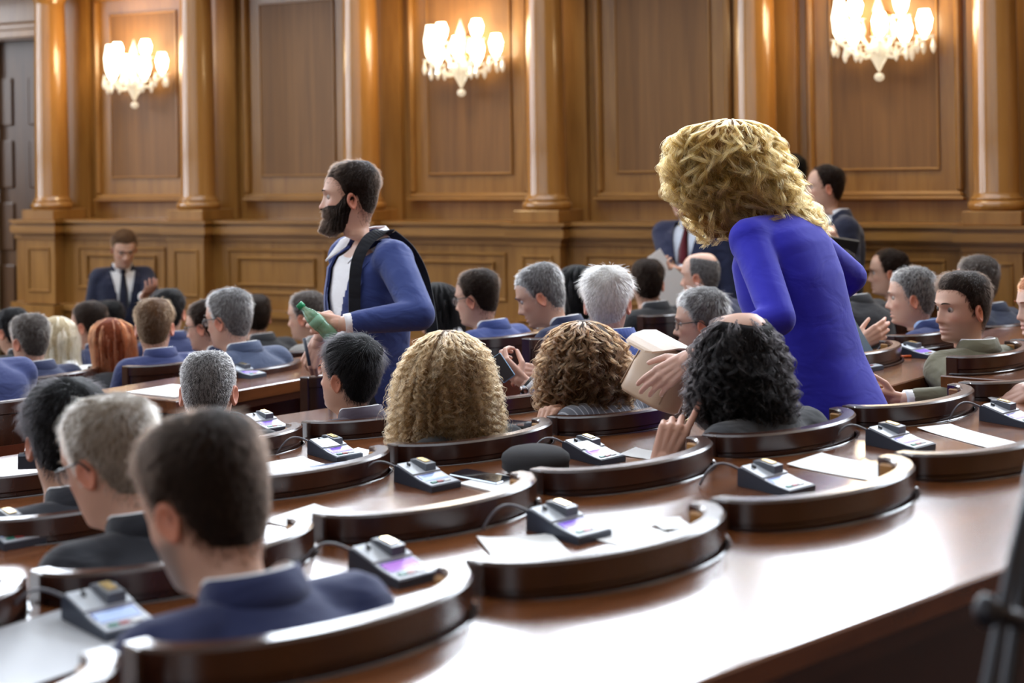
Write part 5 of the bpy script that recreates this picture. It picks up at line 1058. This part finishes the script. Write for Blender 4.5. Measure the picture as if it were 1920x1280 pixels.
q = onz(1868, 648, 0.93); cup(1868, 652, 0.93); console(1842, 642, 0.93, 'dark voting console beside the paper cup', 'violet', 0.1, False)
sheet(1905, 648, 0.93, 0.1, 'white sheet in front of the red-haired woman', 0.15, 0.2, False)
far_desk(60, 742, 0.62, R(52), 2.0, 0.42, 'low desk in front of the blonde woman in white', -0.6)
console(192, 712, 0.62, 'glowing voting console beside the navy sleeve of the brown-haired man', 'pale', 0.0, False); console(142, 690, 0.62, 'voting console in front of the woman in the white jacket', 'violet', 0.0, False)
# green bottle in the bearded man's hand
PETG = plain('green_bottle_plastic', (0.22, 0.52, 0.33), 0.12, trans=0.5, alpha=0.75); PETC = plain('green_cap', (0.01, 0.30, 0.12), 0.4)
a = np.array(at(614, 622, 5.70)); b = np.array(at(566, 575, 5.70)); ax = unit(b - a); L = 0.205
rt = Vector(ax).to_track_quat('Z', 'Y').to_matrix().to_4x4()
mb = MB(); mb.add(*lathe([(0.004, 0), (0.028, 0.002), (0.031, 0.012), (0.031, 0.045), (0.028, 0.06), (0.031, 0.075), (0.031, 0.12), (0.027, 0.14), (0.014, 0.168), (0.0125, 0.185), (0.004, 0.186)], 22))
bt = tag(mobj('water_bottle', mb, PETG, mw=Matrix.Translation(a - ax * 0.03) @ rt @ Matrix.Scale(0.85, 4), smooth=True), 'green plastic water bottle in the hand of the bearded man', 'bottle')
mb = MB(); mb.add(*lathe([(0.004, 0.180), (0.0165, 0.181), (0.0165, 0.202), (0.014, 0.205), (0.004, 0.205)], 20)); mobj('cap', mb, PETC, bt, smooth=True)
mb = MB(); mb.add(*lathe([(0.0318, 0.078), (0.0318, 0.115)], 22)); mobj('label_band', mb, plain('bottle_label', (0.30, 0.60, 0.42), 0.4, alpha=0.5), bt, smooth=True)
# marker in his other hand
w = at(580, 657, 6.42); mb = MB(); mb.add(*tube([(-0.02, 0, 0.05), (0.0, 0, -0.06)], 0.007, 10)); tag(mobj('marker_pen', mb, plain('grey_marker', (0.06, 0.07, 0.09), 0.4), mw=Matrix.Translation(w), smooth=True), 'dark marker pen in the lowered hand of the bearded man', 'pen')
# shoulder bag: strap over the shoulder, soft black body at the hip
def t30(x, y, z): q = p30['org'] + p30['RW'] @ p30['tor'](np.array([[x, y, z]]))[0]; return Vector(q)
st_pts = [t30(-0.105, -0.045, 0.030), t30(-0.105, 0.0, 0.036), t30(-0.115, 0.06, 0.012), t30(-0.135, 0.115, -0.06), t30(-0.15, 0.132, -0.15), t30(-0.16, 0.138, -0.30), t30(-0.19, 0.135, -0.45), t30(-0.24, 0.10, -0.62)]
bw = t30(-0.30, 0.04, -0.76); bag = empty('shoulder_bag', Matrix.Translation(bw)); tag(bag, 'black fabric shoulder bag with a wide strap worn by the bearded man', 'bag')
FAB = cloth('black_fabric', (0.008, 0.009, 0.014)); 
mb = MB(); mb.add(*box(-0.19, 0.19, -0.06, 0.06, -0.17, 0.13, 0.03)); mobj('bag_body', mb, FAB, bag, rotz(R(28)), True)
mb = MB(); mb.add(*box(-0.15, 0.15, -0.075, -0.055, -0.14, 0.05, 0.009)); mobj('front_pocket', mb, FAB, bag, rotz(R(28)))
def ribbon(pts, wdir, w, t):
    P = np.array([list(p) for p in pts]); n = len(P); u = np.linspace(0, 1, n); uu = np.linspace(0, 1, n * 5); P = np.c_[[np.interp(uu, u, P[:, i]) for i in range(3)]].T
    for _ in range(6): P[1:-1] = (P[:-2] + 2 * P[1:-1] + P[2:]) / 4
    T = unit(np.gradient(P, axis=0)); wd = np.array(wdir, float); B = unit(wd - T * (T @ wd)[:, None]); N2 = np.cross(T, B)
    return loft([np.array([p - b * w / 2, p + b * w / 2, p + b * w / 2 + q * t, p - b * w / 2 + q * t]) for p, b, q in zip(P, B, N2)])
mb = MB(); V, Fc = ribbon([Vector(p) - bw for p in st_pts], (1, 0.3, 0), 0.045, 0.004); mb.add(V, Fc); mobj('strap', mb, FAB, bag)
mb = MB(); V, Fc = ribbon([t30(-0.105, -0.045, 0.030) - bw, t30(-0.11, -0.11, -0.02) - bw, t30(-0.12, -0.165, -0.12) - bw, t30(-0.16, -0.175, -0.30) - bw, t30(-0.26, -0.13, -0.52) - bw, t30(-0.30, -0.06, -0.62) - bw], (1, -0.3, 0), 0.045, 0.004); mb.add(V, Fc); mobj('strap', mb, FAB, bag)
mb = MB(); V, Fc = ribbon([t30(-0.16, 0.146, -0.28) - bw, t30(-0.165, 0.148, -0.34) - bw], (1, 0.3, 0), 0.06, 0.012); mb.add(V, Fc); mobj('strap_pad', mb, FAB, bag)
# phone in the white-haired man's hands
M = Matrix.Translation(at(942, 690, 5.60)) @ Matrix.Rotation(R(-35), 4, 'Y') @ Matrix.Rotation(R(65), 4, 'X'); phone(M, 'smartphone held up in the hands of the white-haired man', 0.05, 0.10, edge=plain('phone_blue', (0.2, 0.4, 0.6), 0.3))
# watch on the white-haired man's wrist
W = p12['ends']['L']; mb = MB(); mb.add(*tube([W[1] - W[3] * 0.002, W[1] + W[3] * 0.012], 0.0325, 20)); V, Fc = mb.arrays(); wt = obj('wristwatch', make_mesh('wristwatch', V, Fc, BLACK), mw=p12['root'].matrix_world.copy()); tag(wt, 'steel wristwatch with dark strap on the wrist holding a phone', 'watch')
mb = MB(); mb.add(*xf(lathe([(0.001, 0), (0.017, 0), (0.017, 0.007), (0.001, 0.008)], 20), Matrix.Translation(W[1] + W[4] * 0.03) @ Vector(W[4]).to_track_quat('Z', 'Y').to_matrix().to_4x4())); mobj('watch_case', mb, STEEL, wt, smooth=True)
# folded paper, folder, white papers
mb = MB(); mb.add(*box(-0.05, 0.05, -0.001, 0.001, -0.11, 0.09)); tag(mobj('folded_paper', mb, plain('pale_blue_paper', (0.35, 0.5, 0.62), 0.6), mw=Matrix.Translation(at(1592, 628, 6.3)) @ Matrix.Rotation(R(-30), 4, 'Y')), 'pale blue folded paper in the hands behind the royal blue jacket', 'paper')
mb = MB(); mb.add(*box(-0.11, 0.11, -0.008, 0.008, -0.04, 0.04, 0.003)); tag(mobj('dark_folder', mb, BLACK, mw=Matrix.Translation(at(1570, 458, 8.38)) @ Matrix.Rotation(R(10), 4, 'Y') @ Matrix.Rotation(R(25), 4, 'X')), 'dark folder held by the standing balding man', 'folder')
for (u, v, sx, sz, ry, lb) in ((1245, 505, 0.09, 0.22, -32, 'white sheet raised by the man in the dark red tie'), (1262, 540, 0.14, 0.19, 40, 'white sheaf of papers hanging from the hand of the man in the dark red tie')):
    mb = MB(); mb.add(*box(-sx / 2, sx / 2, -0.0015, 0.0015, -sz / 2, sz / 2)); tag(mobj('paper_sheet', mb, PAPER, mw=Matrix.Translation(at(u, v, 8.87)) @ rotz(R(15)) @ Matrix.Rotation(R(ry), 4, 'Y')), lb, 'paper')
# card in the console on the right, card in others
M = Matrix.Translation(at(1885, 757, 4.70)) @ rotz(TH) @ Matrix.Rotation(R(24), 4, 'X'); mb = MB(); mb.add(*box(-0.03, 0.03, -0.043, 0.043, 0, 0.001)); cd = tag(mobj('id_card', mb, CARD, mw=M), 'pale plastic card held over the console by a hand', 'card')
mb = MB(); mb.add(*box(-0.01, 0.012, -0.02, 0.01, 0.001, 0.0013)); mobj('portrait_print', mb, plain('card_print', (0.4, 0.12, 0.12), 0.5), cd)
for (u, v, z, lb) in ((1103, 836, zC, 'white plastic card stuck in the console behind the curly brown-haired woman'), (613, 830, zD, 'white plastic card stuck in the console behind the plum-grey jacket')):
    mb = MB(); mb.add(*box(-0.027, 0.027, -0.03, 0.03, 0, 0.001)); tag(mobj('id_card', mb, CARD, mw=place(u, v, z, 0, 0.052) @ Matrix.Rotation(R(10), 4, 'X')), lb, 'card')
# handbag
BEIGE = plain('beige_leather', (0.50, 0.36, 0.255), 0.4, bump=(90, 0.1, 0.002)); LIN = plain('bag_lining', (0.10, 0.06, 0.04), 0.8)
hbM = Matrix.Translation(at(1240, 700, 4.55)) @ Matrix.Rotation(R(25), 4, 'Y') @ rotz(R(-48)) @ Matrix.Diagonal((1.05, 1.3, 1.05, 1))
hb = empty('handbag', hbM); tag(hb, 'beige leather handbag with a chain strap and open flap', 'handbag')
rr = []
for z, wx, wy in ((-0.088, 0.06, 0.03), (-0.085, 0.074, 0.042), (-0.076, 0.080, 0.047), (0.0, 0.080, 0.042), (0.05, 0.076, 0.030), (0.075, 0.072, 0.022)):
    a = np.arange(28) * 2 * PI / 28; rr.append(np.c_[wx * np.sign(np.cos(a)) * np.abs(np.cos(a)) ** 0.42, wy * np.sign(np.sin(a)) * np.abs(np.sin(a)) ** 0.42, np.full(28, z)])
mb = MB(); mb.add(*loft(rr)); mobj('bag_body', mb, BEIGE, hb, smooth=True)
mb = MB(); mb.add(*box(-0.06, 0.06, -0.018, 0.018, 0.0745, 0.077)); mobj('lining', mb, LIN, hb)
mb = MB(); fl = [np.array([[-0.072 * s, y, z], [0.072 * s, y, z], [0.072 * s, y + 0.002, z + 0.006], [-0.072 * s, y + 0.002, z + 0.006]]) for y, z, s in ((0.026, 0.05, 1), (0.027, 0.075, 1), (0.018, 0.09, 1), (-0.01, 0.094, 1), (-0.05, 0.082, 0.97), (-0.085, 0.062, 0.88), (-0.105, 0.048, 0.7), (-0.112, 0.042, 0.45))]
mb.add(*loft(fl)); mobj('flap', mb, BEIGE, hb)
for sx in (-1, 1): mb = MB(); mb.add(*tube([(sx * 0.076, -0.040, -0.07), (sx * 0.072, -0.028, 0.06)], 0.0022, 6)); mobj('seam', mb, plain('beige_piping', (0.40, 0.28, 0.19), 0.5), hb, smooth=True)
def chain(pts, n, label_parent):
    P = np.array([list(p) for p in pts]); u = np.linspace(0, 1, len(P)); uu = np.linspace(0, 1, n); Q = np.c_[[np.interp(uu, u, P[:, i]) for i in range(3)]].T
    a = np.linspace(0, 2 * PI, 11)[:-1]; link = tube(np.c_[0.0035 * np.cos(a), 0 * a, 0.007 * np.sin(a)].tolist() + [[0.0035, 0, 0]], 0.0014, 5); me = make_mesh('chain_link', *link, STEEL)
    inv = hbM.inverted()
    for i, q in enumerate(Q): obj('chain_link', me, hb, inv @ Matrix.Translation(q) @ rotz(i % 2 * PI / 2 + 0.4))
chain([at(1288, 690, 4.5), at(1284, 740, 4.47), at(1279, 785, 4.45)], 16, hb); chain([at(1292, 700, 4.48), at(1302, 745, 4.45), at(1303, 790, 4.44)], 16, hb); chain([at(1286, 700, 4.5), at(1294, 745, 4.47), at(1296, 780, 4.46)], 14, hb)
# black light stand at the right edge
LS = plain('stand_black', (0.02, 0.022, 0.03), 0.35, 0.3); fz = DZ['A'] - 0.76
b0 = at(1905, 1280, 1.75); base = empty('tripod_stand', Matrix.Translation((b0.x, b0.y, fz))); tag(base, 'black tripod stand cropped by the desk corner', 'tripod'); o0 = Vector((b0.x, b0.y, fz))
for pts, r_ in (([at(1945, 860, 1.75), at(1893, 1090, 1.72), at(1845, 1330, 1.68)], 0.0085), ([at(1962, 880, 1.80), at(1917, 1100, 1.76), at(1880, 1350, 1.72)], 0.0085), ([at(1990, 900, 1.82), at(1960, 1100, 1.82), at(1940, 1350, 1.82)], 0.0085)):
    P = [Vector(p) - o0 for p in pts]; d = (P[-1] - P[0]); d /= -d.z; P.append(P[-1] + d * (P[-1].z)); mb = MB(); mb.add(*tube(P, r_, 12)); mobj('leg', mb, LS, base, smooth=True)
P = [Vector(at(1850, 1140, 1.69)) - o0, Vector(at(1900, 1160, 1.72)) - o0, Vector(at(1960, 1170, 1.80)) - o0]; mb = MB(); mb.add(*tube(P, 0.011, 10)); mobj('brace', mb, LS, base, smooth=True)
P = [Vector(at(1952, 840, 1.78)) - o0, Vector(at(1975, 560, 1.8)) - o0]; mb = MB(); mb.add(*tube(P, 0.013, 12)); mobj('centre_column', mb, LS, base, smooth=True)
mb = MB(); mb.add(*ellipsoid(Vector(at(1850, 1145, 1.68)) - o0, (0.014, 0.014, 0.018))); mobj('clamp_knob', mb, LS, base, smooth=True)
